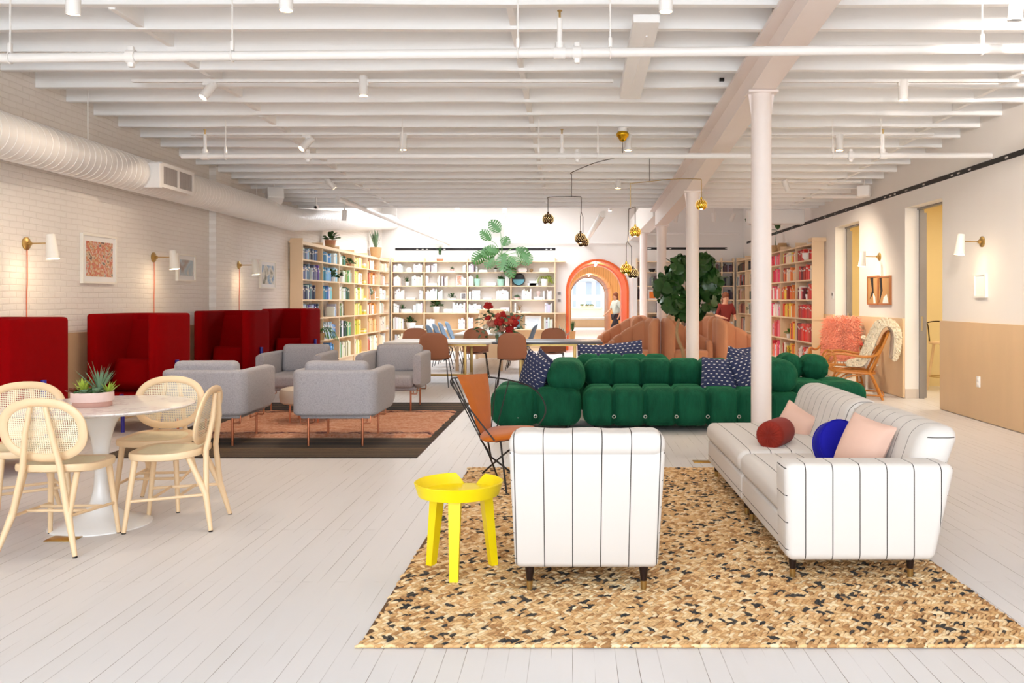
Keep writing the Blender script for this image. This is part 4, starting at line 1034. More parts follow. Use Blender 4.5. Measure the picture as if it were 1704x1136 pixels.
def seat_pt(px, py, z=.39): D = (EYE-z)*FPX/(py-499); return at(px, py, D)-o
ol = smooth_path([seat_pt(*q) for q in ((799, 727), (808, 732), (828, 731), (858, 726), (886, 720), (894, 716), (884, 712), (850, 711), (820, 713), (803, 721))], 4, True)
cc = sum(ol, Vector())/len(ol); n = len(ol); mb = MB(); vs = []; fs = []
for (k_, dz_) in ((.45, -.018), (.94, -.018), (1.0, -.008), (1.0, .006), (.94, .017), (.45, .021)): vs += [tuple(cc+(q-cc)*k_+Vector((0, 0, dz_+.028*max(0, (q.x-cc.x)))) ) for q in ol]
for i in range(5):
    for j in range(n): fs.append((i*n+j, i*n+(j+1) % n, (i+1)*n+(j+1) % n, (i+1)*n+j))
fs += [tuple(reversed(range(n))), tuple(5*n+j for j in range(n))]
mb.add(vs, fs, True); mb.build('seat_pad', M['orange_felt'], t, crisp=60)
hoop = [w3(752, 629, 6.28), w3(750, 634, 6.22), w3(753, 642, 6.2), w3(772, 668, 6.17), w3(797, 700, 6.15), w3(823, 733, 6.12)]
wire('hoop', hoop)
wire('hoop', [w3(752, 629, 6.28), w3(762, 628, 6.5), w3(790, 627, 6.85), w3(812, 627, 6.98), w3(846, 632, 7.0), w3(878, 641, 6.95), w3(897, 655, 6.86), w3(907, 674, 6.75), w3(906, 692, 6.66), w3(892, 712, 6.56)])
for a, b in (((826, 628, 6.98), (817, 716, 6.72)), ((847, 632, 7.0), (826, 713, 6.74)), ((752, 630, 6.28), (803, 730, 6.3)), ((757, 629, 6.36), (801, 727, 6.36)), ((780, 628, 6.75), (800, 727, 6.4)), ((750, 634, 6.22), (814, 757, 6.3))):
    wire('spoke', [w3(*a), w3(*b)], .0045, 0)
base = [seat_pt(801, 731, .365), seat_pt(826, 735, .365), seat_pt(872, 727, .365), seat_pt(884, 717, .365), seat_pt(826, 716, .365)]
MB().tube(base, .006, 8, True).build('seat_ring', M['black'], t)
def foot(px, py): D = 1.36*FPX/(py-499); return w3(px, py, D)
wire('leg', [w3(800, 731, 6.34), w3(811, 748, 6.4), foot(827, 791)], .007, 0)
wire('leg', [w3(833, 734, 6.16), foot(843, 821)], .007, 0)
wire('leg', [w3(872, 728, 6.3), w3(830, 763, 6.6), foot(803, 787)], .007, 0)
wire('leg', [w3(812, 734, 6.2), w3(817, 760, 6.4), foot(870, 800)], .007, 0)

# ------------------------------------------------------------------ grey armchairs
def grey_chair():
    t = thing('grey_armchair', '', 'armchair', group='grey knit armchairs on copper legs')
    def shell(pts, rr_, y1):
        return pts
    hw, yb, yf, th = .352, -.387, .44, .095
    path = [(-hw, yf)]+[(-hw, yf-.12), (-hw, yb+.2)]+arc(-hw+.07, yb+.07, .07, 180, 270, 5)+arc(hw-.07, yb+.07, .07, 270, 360, 5)+[(hw, yb+.2), (hw, yf-.12), (hw, yf)]
    N = len(path)
    def sec(i, u):
        e = 1.0; z0, z1 = .29, .718
        if i in (0, N-1): z0, z1 = .345, .70
        return rrect(th, z1-z0, .035, 4, 0, (z0+z1)/2)
    MB().sweep(path, sec).build('shell', M['grey'], t, crisp=60)
    MB().rbox(-.33, .33, -.36, .37, .255, .305, .02, 2).build('base', M['grey'], t)
    MB().rbox(-.303, .303, -.33, .435, .295, .455, .05, 3, (2, 2, 0)).build('seat_cushion', M['grey'], t)
    b = MB().rbox(-.298, .298, -.345, -.19, .44, .80, .055, 4, (3, 0, 3)); b.map(lambda x, y, z: (x*(1-.05*max(0, z-.6)), y-(z-.44)*.10+.01*math.cos(x*4), z)); b.build('back_cushion', M['grey'], t, crisp=60)
    for sx in (-1, 1):
        for (yy, d) in ((-.345, 1), (.31, -1)):
            l = MB().tube([(sx*.255, yy, .0), (sx*.255, yy, .265)], .0115, 10).build('leg', M['copper'], t)
            x2 = sx*(.255+.075*1)
            MB().tube(smooth_path([(sx*.255, yy+.0, .215), (x2-.02*sx, yy, .212), (x2, yy, .222), (x2, yy, .30)], 4), .006, 8).build('bracket', M['copper'], l)
            MB().tube(smooth_path([(sx*.255, yy, .205), (sx*.255, yy+d*.16, .202), (sx*.255, yy+d*.18, .212), (sx*.255, yy+d*.18, .27)], 4), .006, 8).build('bracket', M['copper'], l)
    return t
g1 = grey_chair(); g1['label'] = 'grey armchair seen from behind, nearest the middle of the picture'; g1.location = (-2.235, 8.50, .006)
dup(g1, 'grey armchair seen from behind, beside the cane chairs', (-3.47, 8.50, .006), .02)
dup(g1, 'grey armchair facing the camera, in front of the last red booth chair', (-3.47, 11.0, .006), PI)
dup(g1, 'grey armchair facing the camera, next to the dining table', (-2.255, 11.0, .006), PI)
t = thing('ottoman', 'round pale oatmeal ottoman in the middle of the four grey armchairs', 'ottoman', (-2.98, 9.75, .022))
MB().lathe([(.001, .20), (.27, .20), (.30, .22), (.31, .27), (.31, .32), (.295, .36), (.25, .375), (.001, .38)], 36).build('seat', pm('oatmeal_boucle', S(206, 194, 180), .95, bs_=.4, bscale=150), t)
for i in range(4): a = PI/4+PI/2*i; MB().tube([(.22*math.cos(a), .22*math.sin(a), 0), (.22*math.cos(a), .22*math.sin(a), .21)], .011, 8).build('leg', M['copper'], t)

# ------------------------------------------------------------------ red booth chairs
def booth():
    t = thing('booth_chair', '', 'booth chair', group='red felt booth chairs along the brick wall')
    hw, yb, yf, th = .318, -.385, .45, .105
    path = [(-hw, yf), (-hw, yf-.02), (-hw, .2), (-hw, yb+.25)]+arc(-hw+.10, yb+.10, .10, 180, 270, 6)+[(0, yb)]+arc(hw-.10, yb+.10, .10, 270, 360, 6)+[(hw, yb+.25), (hw, .2), (hw, yf-.02), (hw, yf)]
    N = len(path)
    def sec(i, u):
        e = .0; z0, z1 = .20, 1.235; tt = th
        if i in (0, N-1): z0, z1, tt = .24, 1.20, th-.04
        return rrect(tt, z1-z0, .03, 3, 0, (z0+z1)/2)
    MB().sweep(path, sec).build('screen', M['red'], t, crisp=60)
    MB().rbox(-.27, .27, -.34, .44, .20, .40, .04, 3, (2, 2, 0)).build('seat', M['red'], t)
    MB().prism([(-.34, .40), (.0, .40), (-.30, 1.16), (-.34, 1.16)], -.262, .262, 'x').build('inner_back', M['red'], t)
    c = pillow(MB(), .50, .36, .30, pinch=.01, flat=3.6); c.xf(Matrix.Translation((0, .12, .575)) @ Matrix.Rotation(.30, 4, 'X')); c.build('lumbar_cushion', M['red'], t, crisp=0)
    MB().tube([(0, .43, .0), (0, .43, .22)], .02, 12).build('leg', M['blue_post'], t)
    MB().tube([(0, .455, .18), (0, .455, .40)], .02, 12).build('leg_block', M['blue_post'], t)
    MB().tube([(0, -.40, 0), (0, -.40, .22)], .02, 12).build('leg', M['blue_post'], t)
    for sx in (-1, 1): MB().tube([(sx*(hw+th/2+.022), .05, 0), (sx*(hw+th/2+.022), .05, .73)], .021, 12).build('post', M['blue_post'], t)
    return t
b1 = booth(); b1['label'] = 'red high-backed booth chair cut by the left picture edge'; b1.location = (-4.69, 7.08, 0); b1.rotation_euler = (0, 0, PI)
dup(b1, 'red booth chair behind the succulent bowl, seat and cushion in view', (-4.69, 9.45, 0), PI)
dup(b1, 'third red booth chair from the left, behind the grey armchairs', (-4.69, 12.0, 0), PI)
dup(b1, 'red booth chair farthest along the wall, beside the rainbow book shelves', (-4.69, 14.5, 0), PI)
# ------------------------------------------------------------------ green velvet sofas
def tuft(x0, x1, y0, y1, z0, z1, nx, ny, r=.09, dep=.035, top=True, nz=0, res=10):
    """puffed upholstery: a rounded box drawn in along its seams"""
    k = (nx*res-1, ny*res-1, 5); mb = MB().rbox(x0, x1, y0, y1, z0, z1, r, 4, k); cx, cyy, cz = (x0+x1)/2, (y0+y1)/2, (z0+z1)/2
    def seam(v, a, b, n):
        if n < 2: return 0
        q = (v-a)/(b-a)*n; f = abs(q-round(q)); 
        if round(q) in (0, n): return 0
        return math.exp(-(f/.06)**2)
    def fn(x, y, z):
        s_ = max(seam(x, x0, x1, nx), seam(y, y0, y1, ny) if z > cz else 0)
        q = (x-x0)/(x1-x0)*nx; lx = 1-(2*(q-math.floor(q))-1)**2
        px, py, pz = x, y, z
        fy = max(0, (abs(y-cyy)/((y1-y0)/2)-.55)/.45); fz = max(0, (abs(z-cz)/((z1-z0)/2)-.4)/.6)
        d = dep*s_
        py = y-math.copysign(d*fy, y-cyy)-math.copysign(.018*(1-lx)*fy, y-cyy); pz = z-(d*.55*fz if z > cz else -d*.3*fz)+(.006*lx*fz if z > cz else 0)
        return (px, py, pz)
    return mb.map(fn)
o = Vector((.6, 9.5, 0)); t = thing('modular_sofa', 'deep green velvet tufted modular sofa facing the camera behind the wire chair', 'sofa', o)
def gs_(mb, nm): return mb.move(-o).build(nm, M['velvet'], t, crisp=0)
def button(par, x, y, z, r=.016):
    m_ = MB(); m_.tube([(x-o.x+r*math.cos(PI*i/5), y-o.y-.012, z-o.z+r*math.sin(PI*i/5)) for i in range(10)], .0042, 6, True)
    m_.build('steel_ring', M['steel'], par)
s1 = gs_(tuft(-.865, .09, 9.0, 9.97, .055, .455, 2, 2, .13, .07, res=18), 'seat_module')
for x in (-.58, -.39+.0, -.385): pass
for x in (-.57, -.3875): button(s1, x, 9.02, .17)
s2 = gs_(tuft(.105, 2.06, 9.0, 9.70, .055, .452, 6, 2, .13, .07, res=14), 'seat_module')
for i in range(1, 6): button(s2, .105+1.955*i/6, 9.03, .165)
gs_(tuft(.115, 2.08, 9.62, 10.02, .40, .715, 6, 1, .14, .06, res=14), 'backrest')
def roll(x0, x1, y0, y1, z0, z1):
    mb = MB().rbox(x0, x1, y0, y1, z0, z1, (z1-z0)*.46, 6, (0, 8, 0)); cx, cz = (x0+x1)/2, (z0+z1)/2
    return mb.map(lambda x, y, z: (x+.008*math.sin(math.atan2(z-cz, x-cx)*9)*(1 if y < y0+.1 else 0), y+.012*math.cos((x-cx)*14)*(1 if y < y0+.06 else 0), z))
gs_(roll(-.275, .135, 9.06, 9.95, .40, .735), 'arm_roll')
gs_(roll(2.05, 2.40, 9.08, 9.95, .385, .745), 'arm_roll')
gs_(tuft(2.07, 2.42, 9.03, 9.72, .055, .40, 1, 1, .09, .02), 'arm_base')
s3 = gs_(tuft(2.43, 3.28, 9.55, 10.45, .07, .46, 2, 2, .13, .035), 'seat_module')
gs_(roll(2.44, 2.74, 10.15, 10.65, .42, .745), 'backrest_roll'); gs_(roll(2.70, 3.02, 10.1, 10.55, .43, .735), 'backrest_roll')
for (x, y) in ((-.75, 9.15), (-.05, 9.15), (.25, 9.2), (1.9, 9.2), (3.1, 9.75), (2.6, 9.75), (-.75, 9.85), (-.05, 9.85), (.25, 9.85), (1.9, 9.85), (2.6, 10.3), (3.1, 10.3)):
    MB().lathe([(.022, 0), (.022, .07)], 12, (x-o.x, y-o.y, 0)).build('caster', M['black'], t)
o = Vector((1.1, 10.5, 0)); t = thing('modular_sofa', 'second green velvet sofa, back to back behind the first one', 'sofa', o)
gs_(tuft(.02, 1.15, 10.07, 10.40, .40, .74, 4, 1, .13, .05), 'backrest'); gs_(tuft(.02, 2.2, 10.3, 11.1, .055, .44, 7, 2, .12, .04), 'seat_module')
for (x, y) in ((.2, 10.45), (2.0, 10.45), (.2, 10.95), (2.0, 10.95)): MB().lathe([(.022, 0), (.022, .07)], 12, (x-o.x, y-o.y, 0)).build('caster', M['black'], t)
G = 'navy dash-print pillows on the green sofas'
cushion('throw_pillow', 'navy dashed pillow leaning on the left green arm roll, nearer edge', at(889, 622, 9.35)+Vector((0, 0, .0)), (-.12, .34, -.92), .44, .44, .17, 'navy', G)
cushion('throw_pillow', 'navy dashed pillow tucked behind another against the left green arm roll', at(903, 617, 9.62), (-.1, .30, -1.15), .42, .42, .15, 'navy', G)
cushion('throw_pillow', 'navy dashed pillow on the green seat, just left of the column', at(1198, 624, 9.42), (-.42, .07, -.10), .42, .40, .16, 'navy', G)
cushion('throw_pillow', 'navy dashed pillow half hidden behind the nearest column', at(1250, 620, 9.38), (-.35, -.2, .3), .42, .42, .16, 'navy', G)
cushion('throw_pillow', 'navy dashed pillow peeking above the sofa back beside the column', at(1232, 606, 10.48), (-.2, .3, .1), .40, .36, .14, 'navy', G)
cushion('throw_pillow', 'wide navy dashed pillow above the sofa back, nearer the dining table', at(988, 597, 10.52), (-.15, .05, .05), .42, .36, .14, 'navy', G)
cushion('throw_pillow', 'wide navy dashed pillow above the sofa back, below the peach chairs', at(1040, 594, 10.50), (-.15, -.12, -.05), .46, .38, .15, 'navy', G)
cushion('throw_pillow', 'navy dashed pillow behind the topmost one, next to the column', at(1249, 604, 10.70), (-.2, -.15, -.1), .40, .42, .14, 'navy', G)

# ------------------------------------------------------------------ peach tub chairs: open to -Y, the channelled back rising from a low arm to a high end
def tub(flip, nm='tub_chair'):
    t = thing(nm, '', 'tub chair', group='peach channel-backed tub chairs')
    R_ = .40; nch = 7; N = nch*10; path = []
    for i in range(N+1):
        a = math.radians(212-244*i/N); path.append((R_*math.cos(a)*flip, R_*math.sin(a)))
    def sec(i, u):
        q = min(1, max(0, (u-.06)/.62)); h = .66+.40*(q*q*(3-2*q)); h -= .10*max(0, (u-.88)/.12)**2+.06*max(0, (.05-u)/.05)
        f = (u*nch) % 1; bul = math.sin(PI*f)**.5; w_ = .075+.055*bul; z0 = .06; h -= .022*(1-bul)
        return [(-w_/2, z0), (w_/2, z0), (w_/2, h-.07), (w_*.40, h-.025), (w_*.2, h), (-w_*.2, h), (-w_*.40, h-.025), (-w_/2, h-.07)]
    mb = MB().sweep(path, sec)
    mb.build('curved_back', M['peach'], t, crisp=70)
    s_ = MB().lathe([(.001, .10), (.33, .10), (.345, .13), (.345, .45), (.33, .485), (.28, .495), (.001, .495)], 28); s_.map(lambda x, y, z: (x, y*1.05-.06, z)); s_.build('seat', M['peach'], t, crisp=60)
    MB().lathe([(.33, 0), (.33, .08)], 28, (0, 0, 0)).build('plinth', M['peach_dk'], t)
    return t
GT = 'peach channel-backed tub chairs'
ta = tub(1); tb = tub(-1)
def put_tub(src, first, px, D, rz, label):
    x = (px-953)*D/FPX
    if first: src.location = (x, D, 0); src.rotation_euler = (0, 0, rz); src['label'] = label; src['group'] = GT; return src
    return dup(src, label, (x, D, 0), rz, GT)
put_tub(ta, True, 1055, 15.4, -.32, 'peach tub chair with its low arm nearest the dining table')
put_tub(tb, True, 1143, 15.4, .30, 'peach tub chair directly behind the fig tree trunk')
put_tub(ta, False, 1031, 17.6, -.4, 'peach tub chair in the back row, closest to the orange arch')
put_tub(tb, False, 1096, 18.1, .3, 'peach tub chair in the back row, hidden behind the fig tree')
put_tub(ta, False, 1154, 17.3, -.35, 'peach tub chair hidden behind the second column')
put_tub(tb, False, 1229, 15.5, .30, 'peach tub chair nearest the red books, beside the nearest column')

# ------------------------------------------------------------------ dining table, tan shell chairs, bouquet
def trestle_table(label, x0, x1, y0, y1, h, topmat):
    cx, cyy = (x0+x1)/2, (y0+y1)/2; t = thing('dining_table', label, 'table', (cx, cyy, 0)); hw, hd = (x1-x0)/2, (y1-y0)/2
    MB().rbox(-hw, hw, -hd, hd, h-.03, h, .006, 1).build('tabletop', M[topmat], t)
    MB().box(-hw+.1, hw-.1, -hd+.1, hd-.1, h-.07, h-.03).build('underframe', M['brass'], t)
    for sx in (-1, 1):
        for sy in (-1, 1): MB().rbox(sx*(hw-.45)-.025, sx*(hw-.45)+.025, sy*(hd-.15)-.025, sy*(hd-.15)+.025, 0, h-.05, .006, 1).build('leg', M['brass'], t)
        MB().box(sx*(hw-.45)-.02, sx*(hw-.45)+.02, -hd+.15, hd-.15, .10, .14).build('stretcher', M['brass'], t)
    MB().box(-hw+.45, hw-.45, -.02, .02, .10, .14).build('stretcher', M['brass'], t)
    return t
trestle_table('long dining table half with white top and brass legs', -3.05, -1.305, 13.95, 15.15, .70, 'white_lam')
trestle_table('long dining table half with dark grey top, right of the bouquet', -1.295, .485, 13.95, 15.15, .70, 'black_lam')
def shell_chair(mat, nm, cat_group, wide=.235):
    t = thing(nm, '', 'chair', group=cat_group)
    def sh(u, v):
        a = 2*u-1; x = a*wide*(1-.10*abs(2*v-1)**3)*(1-.0*v)
        if v < .45: q = v/.45; y = .22-.40*q; z = .45-.03*math.sin(PI*q)+.05*abs(a)**2.5
        else: q = (v-.45)/.55; y = -.18-.10*q-.05*math.sin(PI*q*.5)+.07*abs(a)**2.2; z = .45+.42*q-.05*abs(a)**3.5*q*1.6
        if v < .08: x *= .75+.25*v/.08
        return (x, y, z)
    mb = MB().grid(sh, 14, 22); k = len(mb.v); f0 = list(mb.f)
    off = lambda p: (p[0], p[1]-.010, p[2]-.008)
    mb.add([off(p) for p in mb.v[:k]], [tuple(reversed(q)) for q in f0], True)
    nu, nv = 15, 23; rim = [i*nv for i in range(nu)]+[(nu-1)*nv+j for j in range(1, nv)]+[i*nv+nv-1 for i in range(nu-2, -1, -1)]+[j for j in range(nv-2, 0, -1)]
    for a, b in zip(rim, rim[1:]+rim[:1]): mb.f.append((b, a, a+k, b+k)); mb.m.append(0); mb.s.append(True); mb.c.append(None)
    mb.build('shell', M[mat], t, crisp=0)
    for sx in (-1, 1):
        MB().tube(smooth_path([(sx*.24, .25, 0), (sx*.19, .15, .40), (sx*.17, .10, .43), (sx*.10, .05, .435)], 4), .008, 8).build('leg', M['black'], t)
        MB().tube(smooth_path([(sx*.24, -.25, 0), (sx*.19, -.15, .40), (sx*.17, -.10, .43), (sx*.10, -.05, .435)], 4), .008, 8).build('leg', M['black'], t)
    MB().tube([(-.11, .05, .435), (.11, .05, .435)], .008, 8).tube([(-.11, -.05, .435), (.11, -.05, .435)], .008, 8).build('crossbar', M['black'], t)
    return t
def big_leaf(mb, c, d, L_, W_, droop, roll, c_=None):
    d = Vector(d).normalized(); s_ = d.cross(Vector((0, 0, 1))); s_ = s_.normalized() if s_.length > .05 else Vector((1, 0, 0)); n = s_.cross(d)
    s_ = (Matrix.Rotation(roll, 3, d) @ s_); n = s_.cross(d); prof = [.06, .55, .62, .85, 1.0, .72, .10]; vs = []; fs = []
    for i, wd in enumerate(prof):
        q = i/(len(prof)-1); ce = Vector(c)+d*L_*q+Vector((0, 0, -1))*droop*q*q*L_
        for j in (-1, -.5, 0, .5, 1): vs.append(ce+s_*W_*.5*wd*j+n*(abs(j)*.10*W_-.02*math.sin(q*9+j*3)*W_))
    for i in range(len(prof)-1):
        for j in range(4): fs.append((i*5+j, i*5+j+1, (i+1)*5+j+1, (i+1)*5+j))
    mb.add(vs, fs, True, 0, c_)
GD = 'tan shell chairs with black wire legs at the dining table'
dc = shell_chair('tan_shell', 'shell_chair', GD)
dc['label'] = 'tan shell chair with its back to the camera, at the white table half'; dc.location = (-2.19, 13.85, 0)
dup(dc, 'tan shell chair with its back to the camera, in front of the red bouquet', (-.965, 13.85, 0), .04)
dup(dc, 'tan shell chair across the white table end, behind the grey armchair', (-2.86, 15.45, 0), PI)
dup(dc, 'tan shell chair across the table, left of the red bouquet', (-1.74, 15.45, 0), PI+.06)
dup(dc, 'tan shell chair across the dark table half, beside the arch', (-.36, 15.45, 0), PI-.04)
tb_ = thing('flower_bouquet', 'big bouquet of red and coral blooms in a glass vase on the dining table', 'flowers', (-1.2, 14.25, .70)); tb_.scale = (1.15, 1.1, 1.15)
M['vase'] = pm('clear_vase', S(206, 214, 208), .1)
MB().lathe([(.05, 0), (.06, .005), (.065, .12), (.055, .16), (.065, .18), (.058, .18), (.05, .16)], 20).build('vase', M['vase'], tb_)
rr = random.Random(11); parts = {'leaf_gr': MB(), 'leaf': MB()}
def bloom(mb, c, r, n=14):
    mb.ball(c, r*.62, 8, 5)
    for i in range(n):
        a = rr.uniform(0, 2*PI); e = rr.uniform(-.5, 1.3); d = Vector((math.cos(a)*math.cos(e), math.sin(a)*math.cos(e), math.sin(e))); mb.ball(Vector(c)+d*r*.6, r*.42, 6, 4, (1, 1, .8))
heads = [(.00, .27, .075, 'redflower'), (-.12, .24, .07, 'rosepetal'), (.13, .29, .085, 'coral'), (.21, .25, .07, 'redflower'), (-.02, .35, .06, 'coral'), (.06, .38, .055, 'redflower'), (.15, .16, .07, 'redflower'), (.02, .16, .07, 'rosepetal'), (-.16, .33, .045, 'redflower'), (.24, .34, .05, 'coral'), (-.20, .20, .05, 'creampetal'), (.11, .40, .04, 'creampetal'), (-.08, .14, .05, 'creampetal')]
BN = {'redflower': 'red_bloom', 'coral': 'coral_bloom', 'rosepetal': 'rose_bloom', 'creampetal': 'cream_bloom'}
for (x, z, r, m_) in heads+[(-.165, .50, .066, 'redflower')]:
    mb = MB(); bloom(mb, (x, rr.uniform(-.12, -.02) if z < .45 else 0, z), r*1.12); mb.build(BN[m_], M[m_], tb_, crisp=0)
st = MB().tube([(-.165, 0, .48), (-.12, 0, .30), (0, 0, .05)], .006, 6)
for i in range(8): a = rr.uniform(0, 2*PI); st.tube([(.03*math.cos(a), .03*math.sin(a), .03), (.2*math.cos(a), .12*math.sin(a), .3)], .004, 5)
st.build('stems', M['leaf'], tb_)
for i in range(90):
    m_ = rr.choice(('leaf_gr', 'leaf', 'leaf_gr')); x, y, z = rr.uniform(-.30, .30), rr.uniform(-.14, .14), rr.uniform(.05, .42); big_leaf(parts[m_], (x, y, z), (x*2+rr.uniform(-.5, .5), rr.uniform(-1, .5), rr.uniform(-.4, .8)), rr.uniform(.06, .11), rr.uniform(.035, .06), .3, rr.uniform(-1, 1))
for k_, mb in parts.items(): mb.build({'leaf_gr': 'grey_foliage', 'leaf': 'dark_foliage'}[k_], M[k_], tb_, crisp=0)
# second table with blue chairs
t = thing('work_table', 'pale long table running back to the white book shelves', 'table', (-1.82, 18.6, 0))
MB().rbox(-.5, .5, -1.9, 1.9, .69, .72, .006, 1).build('tabletop', M['white_lam'], t); MB().box(-.47, .47, -1.85, 1.85, .62, .69).build('apron', M['shelfwood'], t)
for sx in (-1, 1):
    for sy in (-1, 1): MB().box(sx*.43-.03, sx*.43+.03, sy*1.75-.03, sy*1.75+.03, 0, .63).build('leg', M['shelfwood'], t)
GB = 'dusty blue upholstered chairs at the pale long table'
bc = shell_chair('bluegrey', 'upholstered_chair', GB, .26); bc['label'] = 'dusty blue chair on the left of the pale table, nearest'; bc.location = (-2.60, 17.3, .02); bc.rotation_euler = (0, 0, -PI/2)
for i, yy in enumerate((18.1, 18.9, 19.9)): dup(bc, 'dusty blue chair on the left of the pale table, %s' % ('second in the row', 'third in the row', 'farthest')[i], (-2.60, yy, .02), -PI/2)
dup(bc, 'dusty blue chair on the right of the pale table, beside the bouquet', (-1.05, 16.9, .02), PI/2)
dup(bc, 'dusty blue chair behind another on the right of the pale table', (-1.05, 17.6, .02), PI/2)
t = thing('rod_screen', 'low screen of thin pale wood rods standing behind the bouquet', 'screen', (-1.95, 20.75, 0))
mb = MB()
for i in range(9): mb.tube([(-.28+.07*i, 0, .75), (-.28+.07*i, 0, 1.13)], .012, 6)
mb.build('rods', M['shelfwood'], t); MB().box(-.32, .32, -.12, .12, .72, .76).build('base', M['shelfwood'], t); MB().box(-.34, .34, -.13, .13, 1.13, 1.16).build('top', M['shelfwood'], t)
MB().box(-.3, .3, -.10, .10, 0, .72).build('plinth', M['shelfwood'], t); MB().box(-.29, .29, .03, .05, .76, 1.13).build('panel', M['shelfwood'], t)

# ------------------------------------------------------------------ fiddle leaf fig
t = thing('fiddle_leaf_fig', 'tall fiddle-leaf fig tree behind the second column', 'tree', (1.76, 13.2, 0))
MB().lathe([(.001, 0), (.17, 0), (.20, .05), (.235, .30), (.24, .42), (.225, .43), (.21, .38), (.001, .37)], 32).build('pot', M['basket'], t)
mb = MB()
for i in range(90): a = R.uniform(0, 2*PI); q = .2*R.random()**.5; mb.ball((q*math.cos(a), q*math.sin(a), .38+R.uniform(0, .03)), R.uniform(.015, .035), 6, 4)
mb.build('moss_leaves', M['leaf_lt'], t, crisp=0)
tp_ = smooth_path([(-.055, 0, .38), (-.08, .02, .60), (-.16, 0, .80), (-.17, 0, .95), (-.12, 0, 1.15), (-.05, 0, 1.4), (-.02, 0, 1.7), (0, 0, 2.0)], 5)
MB().tube(tp_, [.03-.018*i/len(tp_) for i in range(len(tp_))], 10).tube(smooth_path([(.06, 0, .38), (.02, 0, .8), (.03, 0, 1.2), (.12, 0, 1.6)], 5), .018, 8).tube([(-.1, 0, 1.2), (-.3, 0, 1.4)], .012, 6).tube([(0, 0, 1.3), (.32, .05, 1.5)], .012, 6).build('trunk', M['bark'], t)
rr = random.Random(21); mb = MB()
def broad_leaf(mb, c, d, n, L_, W_, curl):
    """fiddle-shaped blade; d towards the tip, n the side it shows"""
    d = Vector(d).normalized(); n = Vector(n); n = (n-d*n.dot(d)).normalized(); s_ = d.cross(n); prof = [.10, .50, .62, .58, .82, 1.0, .98, .78, .18]; vs = []; fs = []; K = len(prof)
    for i, wd in enumerate(prof):
        q = i/(K-1); ce = Vector(c)+d*L_*q-n*curl*q*q*L_
        for j in (-1, -.5, 0, .5, 1): vs.append(ce+s_*W_*.5*wd*j+n*(abs(j)*.12*W_*(1-q)-abs(j)*.06*W_+.018*math.sin(q*14+j*4)*W_))
    for i in range(K-1):
        for j in range(4): fs.append((i*5+j, i*5+j+1, (i+1)*5+j+1, (i+1)*5+j))
    mb.add(vs, fs, True)
lobes = [(0, 1.62, .40, .40), (-.24, 1.36, .26, .24), (.26, 1.42, .26, .26), (-.12, 1.86, .26, .24), (.20, 1.90, .26, .22), (.0, 1.25, .20, .20), (-.34, 1.58, .2, .2), (.36, 1.68, .2, .2)]
for i in range(330):
    cx, cz, rx, rz_ = rr.choice(lobes); a = rr.uniform(0, 2*PI); e = rr.uniform(-1.1, 1.4); q = rr.uniform(.7, 1.0)
    o_ = Vector((math.cos(a)*math.cos(e), math.sin(a)*math.cos(e), math.sin(e))); c = Vector((cx+rx*.82*q*o_.x, .32*q*o_.y, cz+rz_*.82*q*o_.z))
    tgt = Vector((rr.uniform(-1, 1), rr.uniform(-1, 1), rr.uniform(-1.3, .5)))
    L_ = rr.uniform(.17, .25); broad_leaf(mb, c-tgt.normalized()*L_*.4, tgt, o_+Vector((0, -.25, .45))+Vector((rr.uniform(-.4, .4), rr.uniform(-.4, .4), 0)), L_, L_*rr.uniform(.68, .85), rr.uniform(.05, .3))
mb.build('foliage', pm('fig_leaf', S(40, 78, 30), .33, var=.45, vs=3.2), t, crisp=0)

# ------------------------------------------------------------------ rattan chairs, sheepskins, small table, flowers
def rattan_chair(loc, rz, label):
    t = thing('rattan_chair', label, 'armchair', loc, rz, 'curved rattan armchairs by the right-hand wall')
    cn = lambda nm, pts, r=.016, s_=6, cl=False: MB().tube(smooth_path(pts, s_, cl), r, 8, cl).build(nm, M['rattan'], t)
    for sx in (-1, 1):
        cn('leg', [(sx*.30, .34, 0), (sx*.29, .30, .20), (sx*.27, .20, .36), (sx*.25, .0, .39), (sx*.26, -.2, .36), (sx*.30, -.30, .18), (sx*.33, -.37, 0)], .017)
        cn('armrest', [(sx*.27, .26, .38), (sx*.36, .36, .46), (sx*.40, .34, .60), (sx*.40, .18, .64), (sx*.38, -.10, .60), (sx*.34, -.28, .62), (sx*.28, -.35, .72)], .018)
        cn('arm_loop', [(sx*.38, .34, .46), (sx*.41, .42, .54), (sx*.40, .36, .64), (sx*.39, .26, .60), (sx*.39, .26, .50)], .014, 5, True)
        cn('brace', [(sx*.29, .28, .08), (sx*.31, 0, .07), (sx*.32, -.38, .06)], .012)
        cn('brace', [(sx*.29, .30, .12), (sx*.26, .1, .3), (sx*.26, -.1, .34)], .011)
        cn('back_post', [(sx*.26, -.2, .38), (sx*.30, -.31, .60), (sx*.27, -.42, .86), (sx*.14, -.46, .93), (0, -.47, .94)], .018)
    cn('brace', [(-.30, .32, .10), (0, .33, .09), (.30, .32, .10)], .012); cn('brace', [(-.32, -.38, .08), (0, -.39, .08), (.32, -.38, .08)], .012)
    cn('seat_rim', [(-.26, .26, .39), (0, .30, .40), (.26, .26, .39), (.28, 0, .37), (.24, -.24, .36), (0, -.28, .36), (-.24, -.24, .36), (-.28, 0, .37)], .018, 6, True)
    mb = MB()
    for i in range(11): x = -.24+.048*i; mb.tube([(x, .27, .385), (x, 0, .36), (x*.95, -.25, .37), (x*.95, -.34, .62), (x*.8, -.44, .90)], .006, 6)
    mb.build('woven_seat', M['rattan'], t)
    return t
